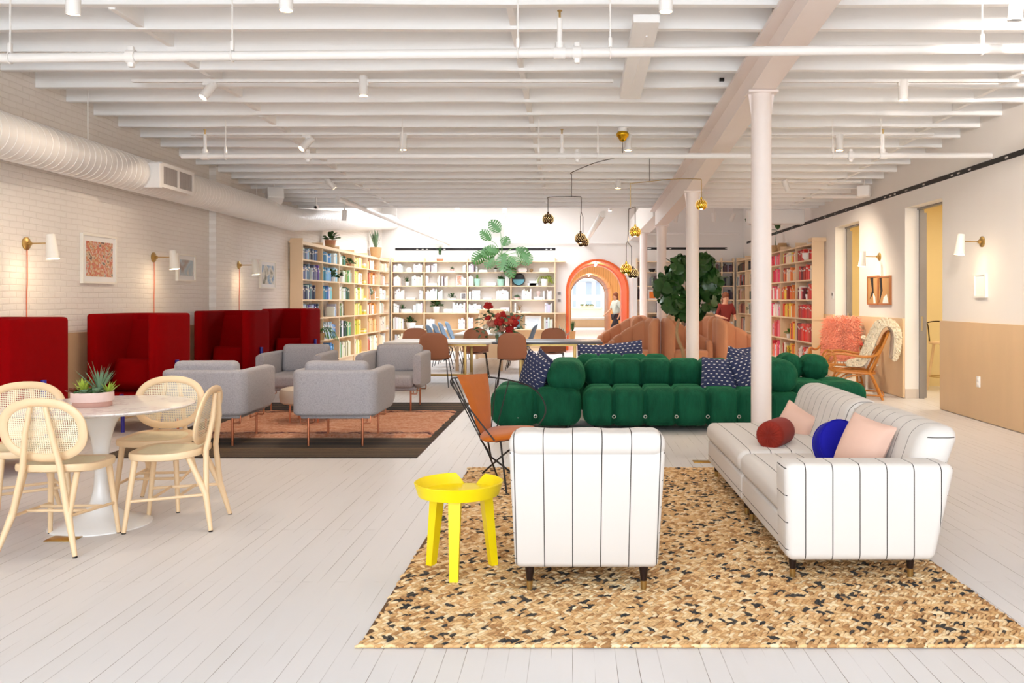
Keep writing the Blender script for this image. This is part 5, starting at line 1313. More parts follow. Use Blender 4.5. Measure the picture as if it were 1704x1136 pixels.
def pelt(nm, label, loc, rz, mat, pts, wdt, th=.05, seed=1, fuzz=1.0, wr=.007):
    """sheepskin lying along a profile [(y,z)] over the back and seat, with tufted wool"""
    rr = random.Random(seed); P = smooth_path([(0, a, b) for a, b in pts], 5); n = len(P)-1; ob = thing(nm, label, 'sheepskin', loc, rz); mb = MB()
    def fn(sgn):
        def f(u, v):
            q = v*n; i = min(n-1, int(q)); p = P[i].lerp(P[i+1], q-i); tg = (P[i+1]-P[i]).normalized(); nr = Vector((0, tg.z, -tg.y)); 
            wv = wdt*(.86+.14*math.sin(PI*v))*(1+.05*math.sin(v*23)); a = 2*u-1; e = max(0, (1-a**4)*(1-(2*v-1)**8))**.5
            return tuple(p+Vector((a*wv/2, 0, 0))+nr*sgn*th*(.05+.95*e)*(1+.25*rr.uniform(-1, 1))+nr*.012)
        return f
    mb.grid(fn(1), 14, 26); k = len(mb.f); mb.grid(fn(-.1), 14, 26)
    for i in range(k, len(mb.f)): mb.f[i] = tuple(reversed(mb.f[i]))
    mb.build('hide', M[mat], ob, crisp=0)
    wl = MB(); f = fn(1)
    for i in range(3200):
        u, v = rr.random(), rr.random(); p = Vector(f(u, v)); q = v*n; j = min(n-1, int(q)); tg = (P[j+1]-P[j]).normalized(); nr = Vector((0, tg.z, -tg.y)); d = (nr+Vector((rr.uniform(-.8, .8)+(2*u-1)*.8, rr.uniform(-.5, .5), rr.uniform(-.8, .4)))).normalized()
        wl.tube([p, p+d*.03*fuzz, p+d*.062*fuzz+Vector((rr.uniform(-.015, .015), 0, -.016))], [wr, wr*.85, .0015], 4, cap=False)
    wl.build('wool', M[mat], ob, crisp=0)
rz1 = 2.75; L1 = (4.13, 13.42, 0); rattan_chair(L1, rz1, 'rattan armchair draped with a pink sheepskin, facing the camera')
pelt('sheepskin', 'shaggy pink sheepskin draped over the farther rattan armchair', L1, rz1, 'pinkfur', [(.26, .44), (.0, .42), (-.20, .44), (-.30, .62), (-.39, .88), (-.44, 1.0), (-.50, .94)], .56, .07, 2, 1.25)
rz2 = 1.30; L2 = (3.99, 12.3, 0); rattan_chair(L2, rz2, 'rattan armchair seen side-on, a cream sheepskin over its back')
pelt('sheepskin', 'cream sheepskin hanging over the back of the nearer rattan armchair', L2, rz2, 'whitefur', [(.10, .44), (-.10, .44), (-.20, .54), (-.28, .74), (-.37, .95), (-.44, 1.0), (-.50, .92), (-.50, .74), (-.48, .56)], .56, .085, 4, .5, .011)
t = thing('side_table', 'small pale side table between the two rattan armchairs', 'side table', (4.40, 12.95, 0))
MB().lathe([(.001, .40), (.17, .40), (.17, .425), (.001, .425)], 28).build('top', M['white_lam'], t); MB().lathe([(.16, 0), (.16, .02), (.02, .03), (.02, .40)], 20).build('pedestal', M['white_mat'], t)
t = thing('flower_vase', 'small white vase of cream and coral flowers between the rattan chairs', 'flowers', (4.42, 12.97, .425))
MB().lathe([(.001, 0), (.05, 0), (.055, .06), (.05, .16), (.045, .20), (.04, .19)], 20).build('vase', M['ceramic'], t)
fm = {'leaf': MB()}
for (x, z, r, m_) in ((0, .30, .05, 'creampetal'), (.08, .36, .055, 'creampetal'), (-.05, .38, .05, 'creampetal'), (.02, .33, .035, 'coral'), (.10, .27, .04, 'creampetal'), (-.09, .29, .035, 'coral')): mb = MB(); bloom(mb, (x, rr.uniform(-.03, .03), z), r); mb.build(BN[m_], M[m_], t, crisp=0)
for i in range(26): big_leaf(fm['leaf'], (rr.uniform(-.08, .08), rr.uniform(-.06, .06), rr.uniform(.2, .34)), (rr.uniform(-1, 1), rr.uniform(-1, .4), rr.uniform(-.3, .6)), .07, .04, .2, rr.uniform(-1, 1))
for k_, mb in fm.items(): mb.build('foliage', M[k_], t, crisp=0)
t = thing('mug', 'small dark mug on the side table by the rattan chairs', 'mug', (4.31, 12.87, .425)); MB().lathe([(.001, 0), (.035, 0), (.038, .08), (.034, .08), (.03, .01), (.001, .008)], 18).build('cup', M['black'], t)

# ------------------------------------------------------------------ stool in the yellow side room
def bar_stool(x, y, label):
    t = thing('bar_stool', label, 'stool', (x, y, 0), .3)
    MB().lathe([(.001, .715), (.19, .715), (.205, .725), (.205, .75), (.001, .755)], 28).build('seat', M['ash'], t)
    for i in range(4):
        a = PI/4+PI/2*i; MB().tube([(.12*math.cos(a), .12*math.sin(a), .72), (.22*math.cos(a), .22*math.sin(a), 0)], [.022, .015], 8).build('leg', M['ash'], t)
    MB().tube([(.19*math.cos(2*PI*i/20), .19*math.sin(2*PI*i/20), .22) for i in range(20)], .008, 6, True).build('foot_ring', M['brass'], t)
    MB().tube(smooth_path([(-.17, .08, .74), (-.19, .09, .98), (-.14, .17, 1.03), (.05, .22, 1.05), (.17, .12, 1.04), (.19, .06, .98), (.18, .06, .74)], 5), .009, 8).build('back_hoop', M['brass_dk'], t)
bar_stool(5.62, 13.15, 'wooden bar stool with bent metal back in the nearer yellow room')
bar_stool(5.45, 16.2, 'wooden bar stool with bent metal back in the farther yellow room')

# ------------------------------------------------------------------ wall fittings
def sconce(x, y, z, side, label, cord):
    """side +1: on the left-hand wall, reaching into the room and back along it"""
    t = thing('wall_sconce', label, 'wall lamp', (x, y, z), 0, 'brass wall sconces with white shades')
    pl_ = MB().lathe([(.001, 0), (.062, 0), (.062, .012), (.05, .02), (.02, .026), (.02, .05), (.001, .052)], 24); pl_.xf(Matrix.Rotation(PI/2*side, 4, 'Y')); pl_.build('wall_plate', M['brass'], t)
    e = Vector((side*.25, -.06, .0)); MB().tube([(side*.04, 0, 0), e], .006, 8).build('arm', M['brass'], t)
    s_ = MB().lathe([(.035, .10), (.038, .102), (.058, -.13), (.055, -.13), (.034, .098)], 28); s_.xf(Matrix.Translation(e+Vector((side*.03, 0, -.02))) @ Matrix.Rotation(-.10*side, 4, 'Y')); sh_ = s_.build('shade', M['white_mat'], t)
    MB().lathe([(.001, .09), (.036, .09)], 20, e+Vector((side*.03, 0, -.02))).build('shade_cap', M['white_mat'], sh_)
    MB().ball(e+Vector((side*.02, 0, -.05)), .022, 10, 6).build('bulb', M['glow'], t)
    point('sconce_light', Vector((x, y, z))+e+Vector((side*.035, 0, -.15)), 4, (1, .78, .5), .05)
    if cord:
        c_ = MB().tube(smooth_path([(side*.012, 0, -.06), (side*.012, .004, -.35), (side*.012, -.006, -.55), (side*.012, .003, -(z-.72))], 6), .0045, 6); c_.build('cord', M['orange_paint'], t)
for i, (px, py, lab) in enumerate(((43, 405, 'brass wall sconce with white shade nearest the camera on the brick wall'), (255, 428, 'brass wall sconce between the two nearer framed pictures on the brick wall'), (397, 441, 'brass wall sconce beyond the brick pilaster, beside the last picture'))):
    D = -XL*FPX/(953-px); sconce(XL, D, EYE+(499-py)*D/FPX, 1, lab, True)
for i, (px, py, lab) in enumerate(((1635, 402, 'brass wall sconce above the blank white panel on the right-hand wall'), (1464, 427, 'brass wall sconce above the paired wooden frames'))):
    D = XR*FPX/(px-953); sconce(XR, D, EYE+(499-py)*D/FPX, -1, lab, False)
M['art1'] = mat_art('crowd_photo', [S(40, 30, 30), S(120, 70, 44), S(222, 204, 176), S(206, 150, 100), S(196, 70, 50), S(226, 212, 190), S(110, 84, 72), S(60, 90, 86)], 15, 1)
M['art2'] = mat_art('cliff_photo', [S(110, 70, 50), S(150, 120, 96), S(176, 190, 198), S(150, 172, 186), S(214, 206, 190)], 4, 3)
M['art3'] = mat_art('sky_photo', [S(70, 74, 60), S(120, 120, 104), S(226, 224, 214), S(104, 150, 190), S(226, 232, 236)], 5, 8)
def framed(px0, px1, py0, py1, side, art, label, fm='white_mat', mat_w=.055):
    X = XL if side > 0 else XR; D0, D1 = abs(X)*FPX/abs(953-px0), abs(X)*FPX/abs(953-px1)
    if D0 > D1: D0, D1 = D1, D0
    Dm_ = (D0+D1)/2; zt, zb = EYE+(499-py0)*Dm_/FPX, EYE+(499-py1)*Dm_/FPX; w_, h_ = D1-D0, zt-zb
    t = thing('framed_picture', label, 'picture', (X, Dm_, (zt+zb)/2)); s_ = side
    f = MB(); a = .022
    for (y0, y1, z0, z1) in ((-w_/2, w_/2, h_/2-a, h_/2), (-w_/2, w_/2, -h_/2, -h_/2+a), (-w_/2, -w_/2+a, -h_/2+a, h_/2-a), (w_/2-a, w_/2, -h_/2+a, h_/2-a)): f.box(min(0, s_*.035), max(0, s_*.035), y0, y1, z0, z1)
    f.build('frame', M[fm], t); MB().box(min(s_*.004, s_*.022), max(s_*.004, s_*.022), -w_/2+a, w_/2-a, -h_/2+a, h_/2-a).build('mount', M['paper'], t)
    MB().box(min(s_*.022, s_*.024), max(s_*.022, s_*.024), -w_/2+a+mat_w, w_/2-a-mat_w, -h_/2+a+mat_w, h_/2-a-mat_w).build('print', M[art], t)
    return t, w_, h_
framed(133, 190, 391, 472, 1, 'art1', 'white-framed colourful crowd photograph, largest picture on the brick wall')
framed(292, 322, 423, 468, 1, 'art2', 'small white-framed pale cliff photograph left of the brick pilaster')
framed(431, 456, 434, 480, 1, 'art3', 'small white-framed sky photograph nearest the rainbow book shelves')
M['tanart'] = pm('tan_collage', S(186, 142, 90), .7); M['oakframe'] = pm('oak_frame', S(176, 110, 62), .5)
for i, (a, b, lab) in enumerate(((1446, 1464, 'oak-framed collage of tan, black and white, the farther of a pair'), (1464.5, 1484, 'oak-framed collage of tan, black and white, the nearer of a pair'))):
    t, w_, h_ = framed(a, b, 459, 507, -1, 'tanart', lab, 'oakframe', 0)
    q = MB(); r0 = w_*.5-.024; hh = h_*.5-.024
    q.prism([(-r0*.1, hh), (r0*.5, hh), (r0*.1, .0), (r0*.6, -hh*.7), (-r0*.2, -hh*.2)] if i == 0 else [(r0*.5, hh), (r0*.9, hh), (r0*.7, 0), (r0*.95, -hh), (r0*.3, .0)], -.0265, -.0245, 'x'); q.build('black_shape', M['dark'], t)
    MB().prism([(-r0*.6, -hh), (-r0*.2, -hh), (-r0*.1, -hh*.2), (-r0*.5, -hh*.5)] if i == 0 else [(-r0*.8, -hh), (r0*.3, -hh), (r0*.1, -hh*.55), (-r0*.5, -hh*.3)], -.0265, -.0245, 'x').build('white_shape', M['paper'], t)
t, w_, h_ = framed(1625, 1644, 455, 495, -1, 'paper', 'blank white panel lit by the nearer right-hand sconce', 'wall', .0)
def wall_plate(px, py, label, nm, cat, mat='white_gloss', dark=False, off=0):
    D = XR*FPX/(px-953); t = thing(nm, label, cat, (XR-off, D, EYE+(499-py)*D/FPX)); MB().rbox(-.012, 0, -.04, .04, -.062, .062, .003, 1).build('plate', M[mat], t)
    if dark: MB().box(-.014, -.010, -.025, .025, -.01, .04).build('screen', M['dark'], t)
    else: MB().rbox(-.015, -.010, -.018, .018, .010, .038, .002, 1).rbox(-.015, -.010, -.018, .018, -.038, -.010, .002, 1).build('sockets', M['wall'], t)
wall_plate(1634, 635, 'white wall socket on the plywood panel at the right', 'wall_socket', 'socket', off=.035)
wall_plate(1386, 491, 'small thermostat on the white wall beside the red books', 'thermostat', 'thermostat', dark=True)
for i, pyy in enumerate((488, 500)):
    p = at(930.5, pyy, YB); t = thing('control_panel', ('upper', 'lower')[i]+' small grey control panel between the shelves and the arch', 'control panel', (p.x, YB, p.z)); MB().rbox(-.06, .06, -.02, 0, -.05, .05, .004, 1).build('plate', M['white_gloss'], t); MB().box(-.045, .045, -.024, -.018, -.035, .035).build('screen', M['grey_frame'], t)

# ------------------------------------------------------------------ people
def person(name, label, loc, rz, J, cl, hair_long=False, sc_=1.0):
    """J: joints in metres; cl: materials for top and legs"""
    t = thing(name, label, 'person', loc, rz)
    def skin(nm, verts, edges, radii, mat, sub=1):
        me = bpy.data.meshes.new(nm); me.from_pydata([Vector(v)*sc_ for v in verts], edges, []); o_ = bpy.data.objects.new(nm, me); C.objects.link(o_); o_.parent = t
        o_.modifiers.new('skin', 'SKIN'); sv = me.skin_vertices[0].data
        for i, r in enumerate(radii): sv[i].radius = (r[0]*sc_, r[1]*sc_) if isinstance(r, tuple) else (r*sc_, r*sc_); sv[i].use_root = (i == 0)
        s_ = o_.modifiers.new('sub', 'SUBSURF'); s_.levels = sub; s_.render_levels = 2; me.materials.append(M[mat]); return o_
    j = J; V = []; E = []; Rr = []; ix = {}
    def add(k, p, r, par=None):
        ix[k] = len(V); V.append(p); Rr.append(r)
        if par: E.append((ix[par], ix[k]))
    add('pel', j['pel'], (.14, .10)); add('waist', j['waist'], (.125, .09), 'pel'); add('chest', j['chest'], (.15, .105), 'waist'); add('neck', j['neck'], .05, 'chest'); add('head', j['head'], (.075, .088), 'neck'); add('top', j['top'], (.065, .075), 'head')
    for s_ in 'LR':
        add('sh'+s_, j['sh'+s_], .058, 'chest'); add('el'+s_, j['el'+s_], .042, 'sh'+s_); add('wr'+s_, j['wr'+s_], .028, 'el'+s_); h = Vector(j['wr'+s_]); d = (h-Vector(j['el'+s_])).normalized()
        add('palm'+s_, tuple(h+d*.06), (.036, .018), 'wr'+s_)
        for k in range(4): add('f%d%s' % (k, s_), tuple(h+d*(.15+.012*(1.5-abs(k-1.5)))+Vector(((k-1.5)*.018, .01*k, 0))), .009, 'palm'+s_)
        add('th'+s_, tuple(h+d*.09+Vector((.035, .02, 0))), .010, 'palm'+s_)
        add('hip'+s_, j['hip'+s_], .09, 'pel'); add('kn'+s_, j['kn'+s_], .058, 'hip'+s_); add('an'+s_, j['an'+s_], .038, 'kn'+s_); a = Vector(j['an'+s_]); add('toe'+s_, tuple(a+Vector((0, .16, -.045))), .03, 'an'+s_)
    body = skin('body', V, E, Rr, 'skin')
    g = lambda *k: [V[ix[q]] for q in k]
    skin('top', g('pel', 'waist', 'chest', 'shL', 'elL', 'shR', 'elR')+[tuple(Vector(V[ix['chest']]).lerp(Vector(V[ix['neck']]), .6))], [(0, 1), (1, 2), (2, 3), (3, 4), (2, 5), (5, 6), (2, 7)], [(.165, .14), (.16, .135), (.185, .16), .085, .062, .085, .062, (.085, .085)], cl[0])
    skin('trousers', g('pel', 'hipL', 'knL', 'anL', 'hipR', 'knR', 'anR'), [(0, 1), (1, 2), (2, 3), (0, 4), (4, 5), (5, 6)], [(.155, .115), .105, .075, .06, .105, .075, .06], cl[1])
    for s_ in 'LR':
        a = Vector(V[ix['an'+s_]]); skin('shoe', [tuple(a+Vector((0, -.05, -.05))), tuple(a+Vector((0, .06, -.052))), tuple(a+Vector((0, .17, -.06)))], [(0, 1), (1, 2)], [(.042, .04), (.045, .035), (.038, .024)], 'black')
    hd = Vector(V[ix['head']]); tp2 = Vector(V[ix['top']]); hm = MB().ball(tuple((hd.lerp(tp2, .62)+Vector((0, -.025, .02)))*sc_), .098*sc_, 14, 8, (.92, 1.0, 1.0))
    if hair_long: hm.ball(tuple((hd+Vector((0, -.075, -.06)))*sc_), .075*sc_, 12, 8, (1, .7, 1.7))
    hm.build('hair', M['hair'], t)
    fc = hd+Vector((0, .08, .015)); fm_ = MB().ball(tuple((fc+Vector((0, .012, -.012)))*sc_), .014*sc_, 8, 6, (.8, 1, 1.4)); fm_.build('nose', M['skin'], body)
    e_ = MB()
    for sx in (-1, 1): e_.ball(tuple((fc+Vector((sx*.03, 0, .018)))*sc_), .009*sc_, 8, 6)
    e_.build('eyes', M['black'], body); MB().ball(tuple((fc+Vector((0, -.002, -.048)))*sc_), .016*sc_, 8, 6, (1.3, .4, .35)).build('mouth', M['rust'], body)
    er = MB()
    for sx in (-1, 1): er.ball(tuple((hd+Vector((sx*.078, 0, .01)))*sc_), .02*sc_, 8, 6, (.4, .8, 1.2))
    er.build('ears', M['skin'], body)
    return t
walk = dict(pel=(0, 0, .90), waist=(0, .01, 1.06), chest=(0, .03, 1.26), neck=(0, .04, 1.44), head=(0, .06, 1.53), top=(0, .05, 1.64),
            shL=(-.17, .03, 1.36), elL=(-.22, -.10, 1.12), wrL=(-.20, -.02, .92), shR=(.17, .03, 1.36), elR=(.22, .12, 1.12), wrR=(.20, .28, .98),
            hipL=(-.09, 0, .86), knL=(-.09, .20, .50), anL=(-.09, .24, .09), hipR=(.09, 0, .86), knR=(.09, -.06, .48), anR=(.09, -.36, .17))
person('person', 'person in a pale shirt and dark trousers walking beyond the orange arch', (1.47, 29.0, 0), PI*.62, walk, ('shirt', 'trouser'), True, .96)
browse = dict(pel=(0, 0, .90), waist=(0, .01, 1.06), chest=(0, .03, 1.25), neck=(0, .05, 1.42), head=(0, .09, 1.50), top=(0, .09, 1.61),
              shL=(-.18, .04, 1.34), elL=(-.26, .06, 1.10), wrL=(-.18, .22, 1.04), shR=(.18, .04, 1.34), elR=(.26, .06, 1.10), wrR=(.18, .22, 1.06),
              hipL=(-.09, 0, .86), knL=(-.10, .04, .48), anL=(-.10, -.02, .09), hipR=(.09, 0, .86), knR=(.10, .06, .48), anR=(.10, .02, .09))
person('person', 'person in a dark red top and grey trousers standing by the far right shelves', (3.50, 20.0, 0), PI+.35, browse, ('redtop', 'greytrouser'), True, .93)
# ------------------------------------------------------------------ library shelves
class Case:
    """run: coordinate along the shelf; out: direction the books face"""
    def __init__(s, nm, label, axis, face, depth, sgn, divs, rows=SZ, tops=True, ends=(True, True), z0=0):
        s.axis, s.face, s.depth, s.sgn, s.divs = axis, face, depth, sgn, divs
        s.rz = {('y', 1): PI/2, ('y', -1): -PI/2, ('x', -1): 0}[(axis, sgn)]
        o = s.pt((divs[0]+divs[-1])/2, 0, 0); s.t = t = thing(nm, label, 'bookcase', o)
        def bx(a, b, d0, d1, z0_, z1_, name, mat='shelfwood', r=.002):
            p, q = s.pt(a, d0, z0_)-o, s.pt(b, d1, z1_)-o
            return MB().box(min(p.x, q.x), max(p.x, q.x), min(p.y, q.y), max(p.y, q.y), z0_, z1_).build(name, M[mat], t)
        for i, z in enumerate(rows): bx(divs[0]-(.0), divs[-1], 0, depth, z-.026, z, 'shelf')
        for i, d in enumerate(divs): bx(d-.014, d+.014, .004, depth, 0, rows[-1]+(.085 if tops else 0), 'upright')
        bx(divs[0], divs[-1], depth-.012, depth, 0, rows[2], 'back_panel', 'ply'); bx(divs[0], divs[-1], .03, depth, 0, rows[0]-.026, 'plinth', 'shelfwood')
        s.bx = bx
    def pt(s, run, d, z):
        """d: distance in from the face"""
        return Vector((s.face-s.sgn*d, run, z)) if s.axis == 'y' else Vector((run, s.face-s.sgn*d, z))
LD = [15.88, 17.16, 18.37, 19.64, 20.88, 22.2, 23.38]
left = Case('bookcase', 'pale birch bookcase of rainbow-ordered books along the brick wall', 'y', -4.95, .23, 1, LD)
left.bx(LD[0]-.03, LD[0], -.002, .232, 0, 2.50, 'end_panel'); left.bx(LD[0]-.05, LD[-1], -.0, .25, SZ[-1], SZ[-1]+.03, 'top_board')
BD = [-4.90, -4.02, -2.85, -1.67, -.48]
back = Case('bookcase', 'pale bookcase of white books across the back wall, left of the arch', 'x', 23.40, .24, -1, BD)
back.bx(-.48, -.20, .0, .24, 1.009, 1.035, 'shelf'); back.bx(-.48, -.20, .228, .24, 0, 1.009, 'back_panel', 'ply'); back.bx(-.48, -.2, .0, .24, 2.404, 2.43, 'shelf')
RDv = [1.74, 2.92, 4.04, 4.36]
bright = Case('bookcase', 'pale bookcase of dark books on the back wall behind the fig tree', 'x', 23.40, .24, -1, RDv)
bright.bx(1.62, 1.74, -.02, .24, 0, 2.1, 'end_panel', 'wall')
RD = [16.0, 17.2, 18.45, 19.7, 20.95, 22.2, 23.38]
right = Case('bookcase', 'pale birch bookcase of red and orange books along the right-hand wall', 'y', 4.42, .23, -1, RD)
right.bx(RD[0]-.03, RD[0], -.002, .20, 0, 2.52, 'end_panel'); right.bx(RD[0]-.06, RD[0]+.2, -.01, .25, 2.46, 2.53, 'top_cap'); right.bx(RD[0]-.06, RD[0], -.01, .25, 1.01, 1.04, 'ledge')

# one book, spine to -Y, unit size
def book_mesh():
    mb = MB(); n = 6
    pr = [(-.5, 1)]+[(-.5+1*i/n, .03-.03*math.sin(PI*i/n)*1.0) for i in range(n+1)]+[(.5, 1)]
    mb.prism(pr, 0, 1, 'z', 0, None, False)
    mb.box(-.40, .40, .06, .985, .985, 1.003, 1)
    mb.prism([(-.5+1*i/n, .028-.034*math.sin(PI*i/n)) for i in range(n+1)]+[(.5, .05), (-.5, .05)], .72, .82, 'z', 2)
    o_ = mb.build('book', [M['book'], M['paper'], M['book_label']]); return o_
proto_book = book_mesh(); proto_used = False
band = MB()
ORD = 'first second third fourth fifth sixth seventh eighth ninth tenth eleventh twelfth thirteenth fourteenth fifteenth sixteenth seventeenth eighteenth nineteenth twentieth'.split()
ROWN = ['bottom', 'second', 'third', 'fourth', 'fifth', 'top']; BAYN = ['first', 'second', 'third', 'fourth', 'fifth', 'sixth']
rest = MB(); n_ind = 0; rb = random.Random(42)
P_BLUE = [('navy', 52, 66, 104), ('slate blue', 96, 112, 140), ('dusk blue', 84, 104, 156), ('pale blue', 164, 188, 214), ('violet', 92, 82, 150), ('grey blue', 128, 138, 152), ('ink blue', 44, 50, 76), ('white', 226, 228, 232)]
P_AQUA = [('sky blue', 128, 178, 212), ('teal', 60, 130, 152), ('aqua', 146, 206, 214), ('white', 232, 236, 236), ('pale blue', 178, 206, 226), ('bright blue', 70, 130, 190), ('grey', 190, 198, 204)]
P_GREEN = [('leaf green', 118, 166, 92), ('dark green', 54, 92, 76), ('mint', 178, 208, 182), ('white', 234, 236, 226), ('olive', 142, 146, 84), ('sea green', 92, 160, 140), ('cream', 236, 230, 204)]
P_YEL = [('yellow', 240, 218, 70), ('lime', 202, 214, 92), ('cream', 242, 234, 200), ('gold', 232, 192, 80), ('white', 240, 238, 228), ('pale yellow', 244, 232, 150)]
P_ORA = [('orange', 226, 150, 74), ('apricot', 240, 196, 142), ('cream', 244, 230, 208), ('tan', 206, 160, 118), ('white', 242, 236, 228), ('terracotta', 196, 112, 78)]
P_CRM = [('white', 244, 240, 234), ('cream', 242, 228, 204), ('pale peach', 238, 206, 180), ('light grey', 214, 210, 206), ('tan', 198, 170, 140)]
P_RED = [('red', 206, 42, 38), ('scarlet', 226, 60, 46), ('crimson', 160, 28, 38), ('coral', 236, 96, 74), ('pinkish white', 236, 214, 206), ('burgundy', 112, 34, 42), ('brick red', 186, 66, 50)]
P_ORD = [('orange', 232, 122, 44), ('tangerine', 240, 150, 60), ('red orange', 224, 84, 42), ('yellow', 242, 206, 66), ('cream', 242, 222, 190), ('brick red', 176, 70, 48)]
P_PNK = [('pink', 238, 128, 144), ('hot pink', 226, 66, 98), ('salmon', 240, 150, 130), ('white', 242, 230, 226), ('red', 212, 50, 56)]
P_MIX = [('black', 44, 42, 44), ('brown', 116, 76, 56), ('dark green', 70, 86, 72), ('maroon', 110, 48, 46), ('tan', 190, 150, 116), ('grey', 150, 144, 142), ('rust', 176, 92, 62), ('cream', 230, 218, 200)]
P_DRK = [('black', 40, 38, 42), ('charcoal', 74, 72, 76), ('dark brown', 82, 62, 52), ('grey', 128, 124, 124), ('plum', 84, 54, 66)]
P_WHT = [('white', 246, 246, 246), ('white', 240, 240, 240), ('white', 248, 246, 242), ('ivory', 238, 230, 216), ('pale grey', 212, 212, 214), ('white', 244, 244, 246)]
def fill(case, bay, row, segs, pal, indiv=False, where='', wmin=.045, wmax=.085, hf=(.60, .86)):
    global n_ind, proto_used
    a, b = case.divs[bay]+.018, case.divs[bay+1]-.018; z = SZ[row]; H = SZ[row+1]-z-.03; k = 0
    for (f0, f1) in segs:
        s = a+(b-a)*f0; e = a+(b-a)*f1; last = None
        while True:
            w_ = rb.uniform(wmin, wmax)
            if s+w_ > e: break
            if rb.random() < .03: s += rb.uniform(.02, .06)
            h = H*rb.uniform(*hf); dp = case.depth*rb.uniform(.70, .86); c = rb.choice(pal) if last is None or rb.random() < .6 else last; last = c
            jit = [min(255, max(0, q+rb.uniform(-12, 12))) for q in c[1:]]; ins = rb.uniform(.012, .03); m_ = s+w_/2
            p = case.pt(m_, ins, z); k += 1
            if indiv and n_ind < 300 and k <= 20:
                o_ = proto_book if not proto_used else proto_book.copy()
                if proto_used: C.objects.link(o_)
                proto_used = True; o_.location = p; o_.rotation_euler = (0, 0, case.rz); o_.scale = (w_*.94, dp, h); o_.color = S(*jit)
                tag(o_, '%s book, %s from the near end, %s shelf, %s bay of %s' % (c[0], ORD[k-1], ROWN[row], BAYN[bay], where), 'book', 'books on the '+where); n_ind += 1
            else:
                q = case.pt(m_, ins+dp, z); r_ = w_*.47
                if case.axis == 'y': rest.box(min(p.x, q.x), max(p.x, q.x), m_-r_, m_+r_, z, z+h, 0, S(*jit))
                else: rest.box(m_-r_, m_+r_, min(p.y, q.y), max(p.y, q.y), z, z+h, 0, S(*jit))
                if rb.random() < .3:                     # title band on the spine
                    zc_ = z+h*rb.uniform(.5, .75); g = [q_*.62 if sum(jit) > 420 else min(255, q_*1.3+30) for q_ in jit]; hh = h*rb.uniform(.05, .13)
                    p2 = case.pt(m_, ins-.0015, z); p3 = case.pt(m_, ins, z)
                    if case.axis == 'y': rest.box(min(p2.x, p3.x), max(p2.x, p3.x), m_-r_*.7, m_+r_*.7, zc_, zc_+hh, 0, S(*g))
                    else: rest.box(m_-r_*.6, m_+r_*.6, min(p2.y, p3.y), max(p2.y, p3.y), zc_, zc_+hh, 0, S(*g))
            s += w_
def stack(case, bay, row, f, n, w_=.26, pal=P_WHT, h=.032):
    a, b = case.divs[bay], case.divs[bay+1]; m_ = a+(b-a)*f; z = SZ[row]
    for i in range(n):
        ww = w_*rb.uniform(.8, 1)/2; c = S(*[min(255, q+rb.uniform(-8, 6)) for q in rb.choice(pal)[1:]]); hh = h*rb.uniform(.8, 1.3); p, q = case.pt(m_, .02, z), case.pt(m_, .20, z)
        if case.axis == 'y': rest.box(min(p.x, q.x), max(p.x, q.x), m_-ww, m_+ww, z, z+hh, 0, c)
        else: rest.box(m_-ww, m_+ww, min(p.y, q.y), max(p.y, q.y), z, z+hh, 0, c)
        z += hh
    return z
WL, WR_ = 'rainbow shelves', 'red shelves'
palL = [P_BLUE, P_AQUA, P_GREEN, P_YEL, P_ORA, P_CRM]
segL = {(0, 5): [(0, .86)], (0, 4): [(0, .40), (.5, .98)], (0, 3): [(0, .72)], (0, 2): [(0, .9)], (0, 1): [(0, .9)], (0, 0): [(0, .8)],
        (1, 5): [(0, .62), (.74, .98)], (1, 4): [(.02, .55), (.72, .98)], (1, 3): [(.03, .62)], (1, 2): [(.72, .95)], (1, 1): [(.02, .85)], (1, 0): [(.1, .7)],
        (2, 5): [(.05, .55)], (2, 4): [(.28, .92)], (2, 3): [(0, .75)], (2, 2): [(.02, .28)], (2, 1): [(.03, .85)], (2, 0): [(.0, .82)]}
for bay in (0, 1, 2):
    for row in (5, 4, 3, 2, 1, 0): fill(left, bay, row, segL[(bay, row)], palL[bay], row >= 1 and not (bay == 0 and row == 1), WL)
palR = [P_RED, P_ORD, P_PNK, P_RED, P_MIX, P_MIX]
segR = {(0, 5): [(0, .30), (.52, .98)], (0, 4): [(.05, .88)], (0, 3): [(.0, .35), (.6, .96)], (0, 2): [(0, .9)], (0, 1): [(0, .95)], (0, 0): [(0, .92)],
        (1, 5): [(0, .95)], (1, 4): [(.05, .92)], (1, 3): [(0, .45), (.58, .98)], (1, 2): [(0, .92)], (1, 1): [(.0, .42)], (1, 0): [(.0, .35), (.55, .98)]}
for bay in (0, 1):
    for row in (5, 4, 3, 2, 1, 0): fill(right, bay, row, segR[(bay, row)], palR[bay], True, WR_)
for bay in (3, 4, 5):
    for row in range(6):
        f1 = rb.uniform(.55, .95); fill(left, bay, row, [(.02, f1)], palL[bay])
        if f1 < .8 and row: stack(left, bay, row, .88, 3, .24, palL[bay])
for bay in (2, 3, 4, 5):
    for row in range(6):
        f1 = rb.uniform(.6, .95); fill(right, bay, row, [(.02, f1)], palR[bay])
segB = {5: ([(.03, .33), (.68, .98)], [(.02, .30), (.90, .99)], [(.01, .24)], []), 4: ([(.04, .26), (.60, .98)], [(.02, .10), (.30, .56), (.88, .99)], [(.01, .14), (.88, .98)], []),
        3: ([(.08, .38), (.82, .98)], [(.02, .45)], [(.02, .10), (.66, .98)], [(.24, .48), (.74, .96)]), 2: ([(.04, .24), (.67, .98)], [(.66, .98)], [(.01, .40)], [(.02, .08), (.78, .98)]),
        1: ([(.03, .36)], [(.04, .24), (.80, .98)], [(.0, .12), (.25, .5)], [(.02, .22), (.76, .97)]), 0: ([(.08, .36)], [(.1, .3)], [], [])}
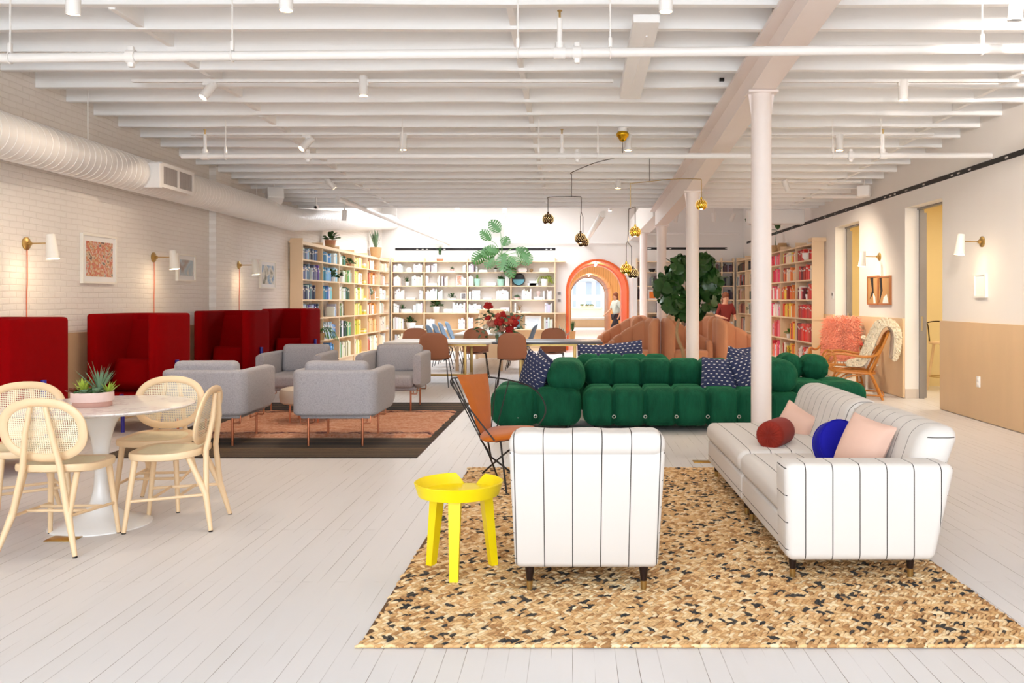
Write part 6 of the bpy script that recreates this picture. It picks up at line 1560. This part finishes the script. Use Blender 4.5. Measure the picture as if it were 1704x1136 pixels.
for row, bays in segB.items():
    for bay, sg in enumerate(bays): fill(back, bay, row, sg, P_WHT if not (row == 1 and bay == 3) else P_WHT+P_BLUE[:2], wmin=.03, wmax=.055)
for a in ((1, 5, .62, 1), (2, 5, .36, 2), (2, 5, .86, 3), (3, 5, .26, 3), (3, 5, .75, 3), (1, 4, .19, 2), (2, 4, .54, 3), (3, 4, .52, 4), (0, 3, .58, 2), (1, 3, .64, 1), (2, 3, .46, 2), (3, 3, .62, 2), (0, 2, .50, 3), (1, 2, .55, 3), (2, 2, .86, 4), (3, 2, .34, 1), (0, 1, .83, 3), (1, 1, .45, 2), (3, 4, .48, 2)): stack(back, *a)
segD = {5: ([], [(.7, .98)], [(.05, .95)]), 4: ([(.02, .12), (.3, .72)], [(.75, .98)], [(.05, .95)]), 3: ([(.02, .16)], [(.78, .98)], [(.6, .95)]), 2: ([(.45, .60)], [(.8, .98)], [(.05, .6)]), 1: ([(.2, .5)], [(.1, .5)], []), 0: ([], [], [])}
for row, bays in segD.items():
    for bay, sg in enumerate(bays): fill(bright, bay, row, sg, P_DRK, wmin=.03, wmax=.055)
for a in ((1, 5, .55, 3), (1, 2, .4, 2), (0, 2, .75, 2), (0, 1, .8, 3)): stack(bright, *a, .26, P_DRK)
ro_ = rest.build('shelved_books', M['books']); tag(ro_, 'remaining white, pastel and dark books filling the farther shelves', 'books', None, 'stuff')

# ------------------------------------------------------------------ plants and ornaments on the shelves
LC = {'succ': 'leaf', 'snake': 'leaf_gr', 'fern': 'leaf_lt', 'bush': 'leaf', 'agave': 'leaf_teal'}
def pot_plant(pos, label, kind, r, ph, mat, lh, nm='potted_plant', leaf=None, seed=1, two=None):
    t = thing(nm, label, 'plant', pos); rr = random.Random(seed)
    MB().lathe([(.001, 0), (r*.78, 0), (r, ph*.9), (r, ph), (r*.9, ph), (r*.85, ph*.85), (.001, ph*.82)], 18).build('pot', M[mat], t, crisp=50)
    if two: MB().lathe([(r*.785, 0), (r*.90, ph*.42), (r*.903, ph*.42)], 18).build('pot_base', M[two], t)
    mb = MB(); c = (0, 0, ph*.82)
    if kind == 'snake': spikes(mb, c, 26, lh, r*.2, (.02, .42), seed, .02)
    elif kind == 'agave': spikes(mb, c, 26, lh, r*.2, (.15, 1.2), seed, .05)
    elif kind == 'succ': rosette(mb, (0, 0, ph), r*1.2, seed); rosette(mb, (r*.5, -r*.3, ph), r*.8, seed+1); spikes(mb, c, 14, lh, r*.18, (.1, .9), seed, .1)
    elif kind == 'fern':
        for i in range(26):
            a = rr.uniform(0, 2*PI); L_ = lh*rr.uniform(.7, 1.1); pts = []
            for k in range(6): q = k/5; pts.append(Vector((math.cos(a)*L_*q*.8, math.sin(a)*L_*q*.5, ph+L_*(.55*math.sin(q*PI*.62)-.75*q*q))))
            for k in range(5): big_leaf(mb, pts[k], pts[k+1]-pts[k], (pts[k+1]-pts[k]).length*1.3, L_*.10, .1, 0)
    else:
        for i in range(40):
            a, e = rr.uniform(0, 2*PI), rr.uniform(.0, 1.4); d = Vector((math.cos(a)*math.cos(e), math.sin(a)*math.cos(e), math.sin(e))); q = rr.uniform(.2, 1)
            big_leaf(mb, Vector((0, 0, ph))+d*lh*.55*q, d+Vector((rr.uniform(-.4, .4), rr.uniform(-.4, .4), .2)), lh*.45, lh*.28, .3, rr.uniform(-.6, .6))
    mb.build('foliage', M[leaf or LC[kind]], t, crisp=0); return t
def on(case, bay, f, row, d=.09, dz=0):
    a, b = case.divs[bay], case.divs[bay+1]; return case.pt(a+(b-a)*f, d, SZ[row]+dz)
top = SZ[-1]+.03
pot_plant(left.pt(17.95, .08, top), 'leafy succulent in a brown pot on top of the rainbow shelves', 'bush', .115, .16, 'terracotta', .26, seed=4, two='basket', leaf='leaf')
pot_plant(left.pt(22.05, .07, top), 'tall snake plant in a pale basket on top of the rainbow shelves corner', 'snake', .15, .26, 'basket', .50, seed=7)
pot_plant(Vector((at(732, 0, 23.5).x, 23.5, SZ[-1])), 'snake plant in a two-tone white pot on top of the white shelves', 'snake', .10, .17, 'ceramic', .28, seed=9, leaf='leaf', two='terracotta')
# monstera trailing from the top of the back shelves
t = thing('monstera', 'large monstera with split leaves spreading on top of the white shelves', 'plant', (-1.93, 23.48, SZ[-1]))
MB().lathe([(.001, 0), (.11, 0), (.13, .14), (.12, .14), (.001, .12)], 20).build('pot', M['ceramic'], t)
def monstera_leaf(mb, c, ang, L_, W_, nrm):
    """split leaf lying roughly in the plane facing nrm; ang: direction of its tip in that plane"""
    n = Vector(nrm).normalized(); u = Vector((1, 0, 0))-n*n.x; u.normalize(); v = n.cross(u); d = u*math.cos(ang)+v*math.sin(ang); s_ = n.cross(d); K = 7
    for sd in (-1, 1):
        for i in range(K):
            q0, q1 = i/K, (i+.74)/K; f = lambda q: W_*.52*max(.05, math.sin(PI*min(1, (q*.92+.10)))**.65)
            a, b = Vector(c)+d*L_*q0, Vector(c)+d*L_*q1; o0, o1 = f(q0), f(q1); lean = d*L_*.14
            m0, m1 = a+s_*sd*o0*.5+n*.03*o0+lean*.4, b+s_*sd*o1*.5+n*.03*o1+lean*.4
            e0, e1 = a+s_*sd*o0+lean-n*.10*o0, b+s_*sd*o1+lean-n*.10*o1; e1 = e1.lerp(m1, .12)
            fs = [(0, 1, 3, 2), (2, 3, 5, 4)]; mb.add([a, b, m0, m1, e0, e1], fs, True)
            if i < K-1:
                a2 = Vector(c)+d*L_*(i+1)/K; mb.add([b, a2, m1.lerp(b, .4), (a2+s_*sd*f((i+1)/K)*.3+lean*.3)], [(0, 1, 3, 2)], True)
ML = [(-.02, .78, 2.3, .40, .36), (-.27, .55, 2.35, .36, .30), (-.42, .27, 3.9, .46, .36), (-.13, .30, 3.6, .42, .40), (-.20, .12, 4.2, .36, .32), (.10, .22, 4.6, .50, .42), (.16, .02, 5.0, .50, .36), (.40, .36, -.6, .42, .36), (.56, .22, -1.0, .42, .38), (.05, .40, 1.2, .30, .30), (-.06, .24, 3.0, .34, .34), (.22, .12, 5.4, .36, .34)]
mb = MB(); stm = MB(); rr = random.Random(3)
for (x, z, an, L_, W_) in ML:
    c = Vector((x, -.12-rr.uniform(0, .12), z)); stm.tube(smooth_path([(0, 0, .12), ((x*.5), -.03, max(.15, z*.7)+.06), c], 4), .007, 5)
    monstera_leaf(mb, c, an, L_, W_, (rr.uniform(-.35, .35), -1, rr.uniform(.0, .5)))
mb.build('leaves', M['monstera'], t, crisp=0); stm.build('stems', M['leaf_lt'], t)
p = at(1237, 366, 17.4); t = thing('monstera', 'single big dark leaf showing beside the nearest column', 'plant', (4.50, 19.2, SZ[-1]))
MB().lathe([(.001, 0), (.08, 0), (.1, .16), (.001, .15)], 16).build('pot', M['basket'], t); 
mb = MB(); q = at(1246, 372, 19.0)-Vector((4.52, 19.2, SZ[-1])); big_leaf(mb, q+Vector((.25, 0, -.12)), (-1, -.2, .75), .42, .20, .1, .5); big_leaf(mb, (.05, 0, .5), (-.2, -.6, .8), .3, .2, .1, 0); mb.build('leaves', M['leaf'], t, crisp=0)
MB().tube([(0, 0, .15), (.02, 0, .5), q+Vector((.25, 0, -.12))], .008, 6).build('stems', M['leaf'], t)
t = thing('basket', 'small round basket on top of the red shelves beside the nearest column', 'basket', right.pt(18.75, .12, SZ[-1])); MB().lathe([(.001, 0), (.08, 0), (.11, .10), (.09, .18), (.08, .17), (.001, .02)], 20).build('body', M['basket'], t)
DEC = [(left, 0, .93, 1, 'fern', .10, .14, 'basket', .40, 'feathery green plant on the rainbow shelves behind the last red booth chair', None),
       (left, 1, .66, 4, 'bush', .06, .09, 'ceramic', .22, 'leafy green plant in the second bay of the rainbow shelves', None),
       (left, 2, .14, 4, 'succ', .07, .13, 'ceramic', .14, 'succulent in a white pot, third bay of the rainbow shelves', None),
       (left, 2, .74, 5, 'bush', .05, .05, 'terracotta', .18, 'small bushy plant on the top rainbow shelf, third bay', None),
       (left, 4, .35, 3, 'agave', .09, .12, 'basket', .26, 'wispy plant in a basket pot, fifth bay of the rainbow shelves', 'leaf_gr'),
       (back, 1, .64, 5, 'succ', .05, .09, 'pinkstone_dk', .10, 'little succulent in a pink pot on the top white shelf', 'leaf_gr'),
       (back, 2, .64, 5, 'succ', .05, .08, 'ceramic', .10, 'little dark succulent in a white pot, top white shelf under the monstera', 'leaf'),
       (back, 0, .46, 4, 'agave', .06, .11, 'ceramic', .20, 'spiky plant in a small white pot, first bay of the white shelves', 'leaf'),
       (back, 2, .22, 4, 'snake', .085, .19, 'mint', .16, 'green plant in a mint glass pot, left of the other mint pot', 'leaf_lt'),
       (back, 2, .76, 4, 'succ', .10, .18, 'mint', .17, 'succulent in a mint ceramic pot nearer the round mirror', 'leaf'),
       (back, 3, .76, 4, 'fern', .11, .18, 'ceramic', .34, 'lime green fern trailing from a white pot near the arch', 'leaf_ye'),
       (back, 1, .64, 3, 'bush', .08, .05, 'ceramic', .17, 'low leafy plant on a book, second bay of the white shelves', 'leaf'),
       (back, 3, .13, 3, 'succ', .09, .06, 'pinkstone', .12, 'succulents in a low pale bowl under the round mirror', 'leaf_gr'),
       (back, 0, .32, 2, 'agave', .06, .10, 'ceramic', .17, 'small spiky plant in a white pot, lower first bay of the white shelves', 'leaf'),
       (back, 1, .27, 2, 'bush', .10, .17, 'ceramic', .26, 'branching plant in a round white vase, second bay of the white shelves', 'leaf'),
       (back, 2, .62, 2, 'succ', .07, .05, 'basket', .08, 'brown cluster of succulents on a white book behind the bouquet', 'leaf_red'),
       (back, 3, .18, 2, 'agave', .05, .06, 'ceramic', .20, 'wiry dark plant on the white shelf under the bowl of succulents', 'bark'),
       (back, 0, .58, 1, 'bush', .13, .18, 'ceramic', .22, 'leafy plant in a large white and tan bowl, lower white shelf', 'leaf'),
       (back, 1, .38, 1, 'succ', .06, .05, 'terracotta', .08, 'tray of low succulents on the lower white shelf', 'leaf'),
       (right, 0, .46, 3, 'succ', .06, .10, 'ceramic', .16, 'small succulent between red books, near end of the red shelves', 'leaf'),
       (right, 1, .62, 1, 'bush', .07, .09, 'ceramic', .16, 'small leafy plant on the lower red shelves', 'leaf_lt'),
       (right, 1, .45, 0, 'agave', .06, .12, 'terracotta', .22, 'spiky plant on the bottom red shelf', 'leaf'),
       (right, 5, .6, 4, 'succ', .07, .10, 'ceramic', .14, 'small white-potted plant in the corner of the red shelves', 'leaf'),
       (right, 4, .7, 2, 'bush', .07, .10, 'ceramic', .18, 'small leafy plant on the red shelves behind the standing person', 'leaf')]
for i, (cs, bay, f, row, kd, r, ph, mat, lh, lab, lf) in enumerate(DEC): pot_plant(on(cs, bay, f, row, (.035 if cs is left else .09)), lab, kd, r, ph, mat, lh, leaf=lf, seed=30+i)
pot_plant((at(933, 0, 23.0).x, 22.9, 0), 'blue-green agave in a pale pot on the floor beside the arch', 'agave', .16, .46, 'ceramic', .36, seed=77)
pot_plant((at(951.5, 0, 30).x+.02, 30.0, 0), 'dark plant in a wooden pot standing just inside the orange arch', 'snake', .11, .30, 'basket', .42, seed=78, leaf='leaf')
t = thing('round_mirror', 'round dark mirror leaning on the white shelf beside the arch', 'mirror', on(back, 3, .17, 4, .10, .0)); b = MB().lathe([(.001, .012), (.165, .012), (.175, .006), (.175, -.006), (.001, -.006)], 36, (0, 0, 0)); b.xf(Matrix.Translation((0, 0, .176)) @ Matrix.Rotation(PI/2, 4, 'X')); b.build('disc', M['black'], t)
b = MB().prism([(.155*math.cos(PI+PI*i/16), .155*math.sin(PI+PI*i/16)) for i in range(17)], -.02, -.012, 'y'); b.move((0, 0, .176)); b.build('lower_half', pm('teal_lacquer', S(96, 160, 176), .4), t)
def frame_on(case, bay, f, row, w_, h_, label, art, d=.14):
    p = on(case, bay, f, row, d); t = thing('photo_frame', label, 'picture frame', p, case.rz)
    a = min(w_, h_)*.16; MB().box(-w_/2, w_/2, -.0, .02, 0, h_).build('frame', M['white_gloss'] if art != 'art_orange' else M['paper'], t); MB().box(-w_/2+a, w_/2-a, -.003, 0, a, h_-a).build('print', M[art], t); return t
M['art_orange'] = pm('orange_print', S(240, 130, 40), .6); M['art_grey'] = mat_art('grey_print', [S(60, 60, 66), S(150, 150, 156), S(90, 90, 96)], 20, 2); M['art_blush'] = mat_art('blush_print', [S(244, 236, 230), S(226, 150, 120), S(246, 240, 236)], 9, 5); M['art_sky'] = pm('pale_print', S(226, 236, 246), .5)
frame_on(back, 1, .80, 4, .17, .30, 'tall white frame with an orange drawing on the white shelves', 'art_blush')
frame_on(back, 1, .895, 3, .16, .19, 'small white frame with a grey portrait on the white shelves', 'art_grey')
frame_on(back, 3, .50, 1, .44, .36, 'large pale framed picture leaning on the lower white shelf by the arch', 'art_sky')
frame_on(bright, 0, .36, 3, .24, .26, 'white frame with an orange square on the dark book shelves', 'art_orange')
frame_on(bright, 2, .5, 3, .18, .22, 'small dark framed picture in the corner of the dark book shelves', 'art_grey')
frame_on(left, 2, .45, 2, .20, .24, 'small brown and white print between books on the rainbow shelves', 'art1')
frame_on(left, 1, .35, 2, .34, .27, 'pale picture standing on the rainbow shelves, second bay', 'art_blush', .17)
frame_on(left, 3, .55, 4, .22, .24, 'geometric yellow print on the rainbow shelves, fourth bay', 'art_blush', .03)
t = thing('dome_lamp', 'small white dome ornament on the top white shelf, first bay', 'ornament', on(back, 0, .52, 5)); MB().lathe([(.085, .0), (.085, .05), (.075, .09), (.04, .125), (.001, .135)], 20).build('dome', M['ceramic'], t)
t = thing('wooden_ball', 'dark round ball ornament on the top white shelf near the arch', 'ornament', on(back, 3, .46, 5)); MB().ball((0, 0, .05), .05, 16, 8).build('ball', M['bark'], t)
t = thing('patterned_box', 'black and white dotted box file on the white shelves', 'box', on(back, 2, .20, 3)); m_, nt, p_ = base_mat('dotted_card'); vo = node(nt, 'ShaderNodeTexVoronoi'); vo.inputs['Scale'].default_value = 34; nt.links.new(coords(nt), vo.inputs['Vector']); nt.links.new(mixc(nt, math_(nt, 'LESS_THAN', vo.outputs['Distance'], .28), S(240, 240, 240), S(60, 60, 66)), p_.inputs['Base Color'])
MB().box(-.11, .11, -.08, .08, 0, .25).build('box', m_, t)
t = thing('vase', 'pale footed vase on books between white books near the arch', 'vase', on(back, 3, .62, 3, .11, .075)); MB().lathe([(.001, 0), (.045, 0), (.02, .03), (.05, .07), (.055, .14), (.03, .16), (.028, .155)], 18).build('body', M['pinkstone'], t)
t = thing('cup', 'small white cup on the lower red shelves, near end', 'cup', on(right, 0, .42, 5, .06)); MB().lathe([(.001, 0), (.06, 0), (.10, .06), (.10, .14), (.09, .13), (.001, .02)], 20).build('bowl', M['ceramic'], t)
t['label'] = 'white bowl in front of red books on the top red shelf'; t['category'] = 'bowl'; t.name = 'bowl'
t = thing('starfish', 'brown star-shaped ornament on the top dark book shelf', 'ornament', on(bright, 0, .62, 5, .1, .12))
for i in range(5): a = .4+2*PI*i/5; MB().tube([(0, 0, 0), (.16*math.cos(a), 0, .12*math.sin(a)+.0)], [.03, .006], 8).build('arm', M['bark'], t)
t = thing('vintage_camera', 'old black camera ornament in the corner of the dark shelves', 'camera', on(right, 5, .35, 4)); MB().rbox(-.09, .09, -.04, .04, 0, .11, .01).build('body', M['black'], t); MB().tube([(-.04, 0, .055), (-.10, 0, .055)], .035, 14).build('lens', M['black'], t)
for i, (cs, bay, f, row, lab) in enumerate(((bright, 0, .2, 2, 'small pale figurine on the dark book shelves beside the column'), (bright, 0, .35, 5, 'dark bowl on the top dark book shelf by the column'))):
    t = thing(('figurine', 'bowl')[i], lab, 'ornament', on(cs, bay, f, row)); MB().lathe([(.001, 0), (.05, 0), (.04, .05), (.055, .10), (.03, .16), (.001, .18)] if i == 0 else [(.001, 0), (.05, 0), (.10, .09), (.09, .09), (.001, .02)], 16).build('body', M['ceramic' if i == 0 else 'black'], t)
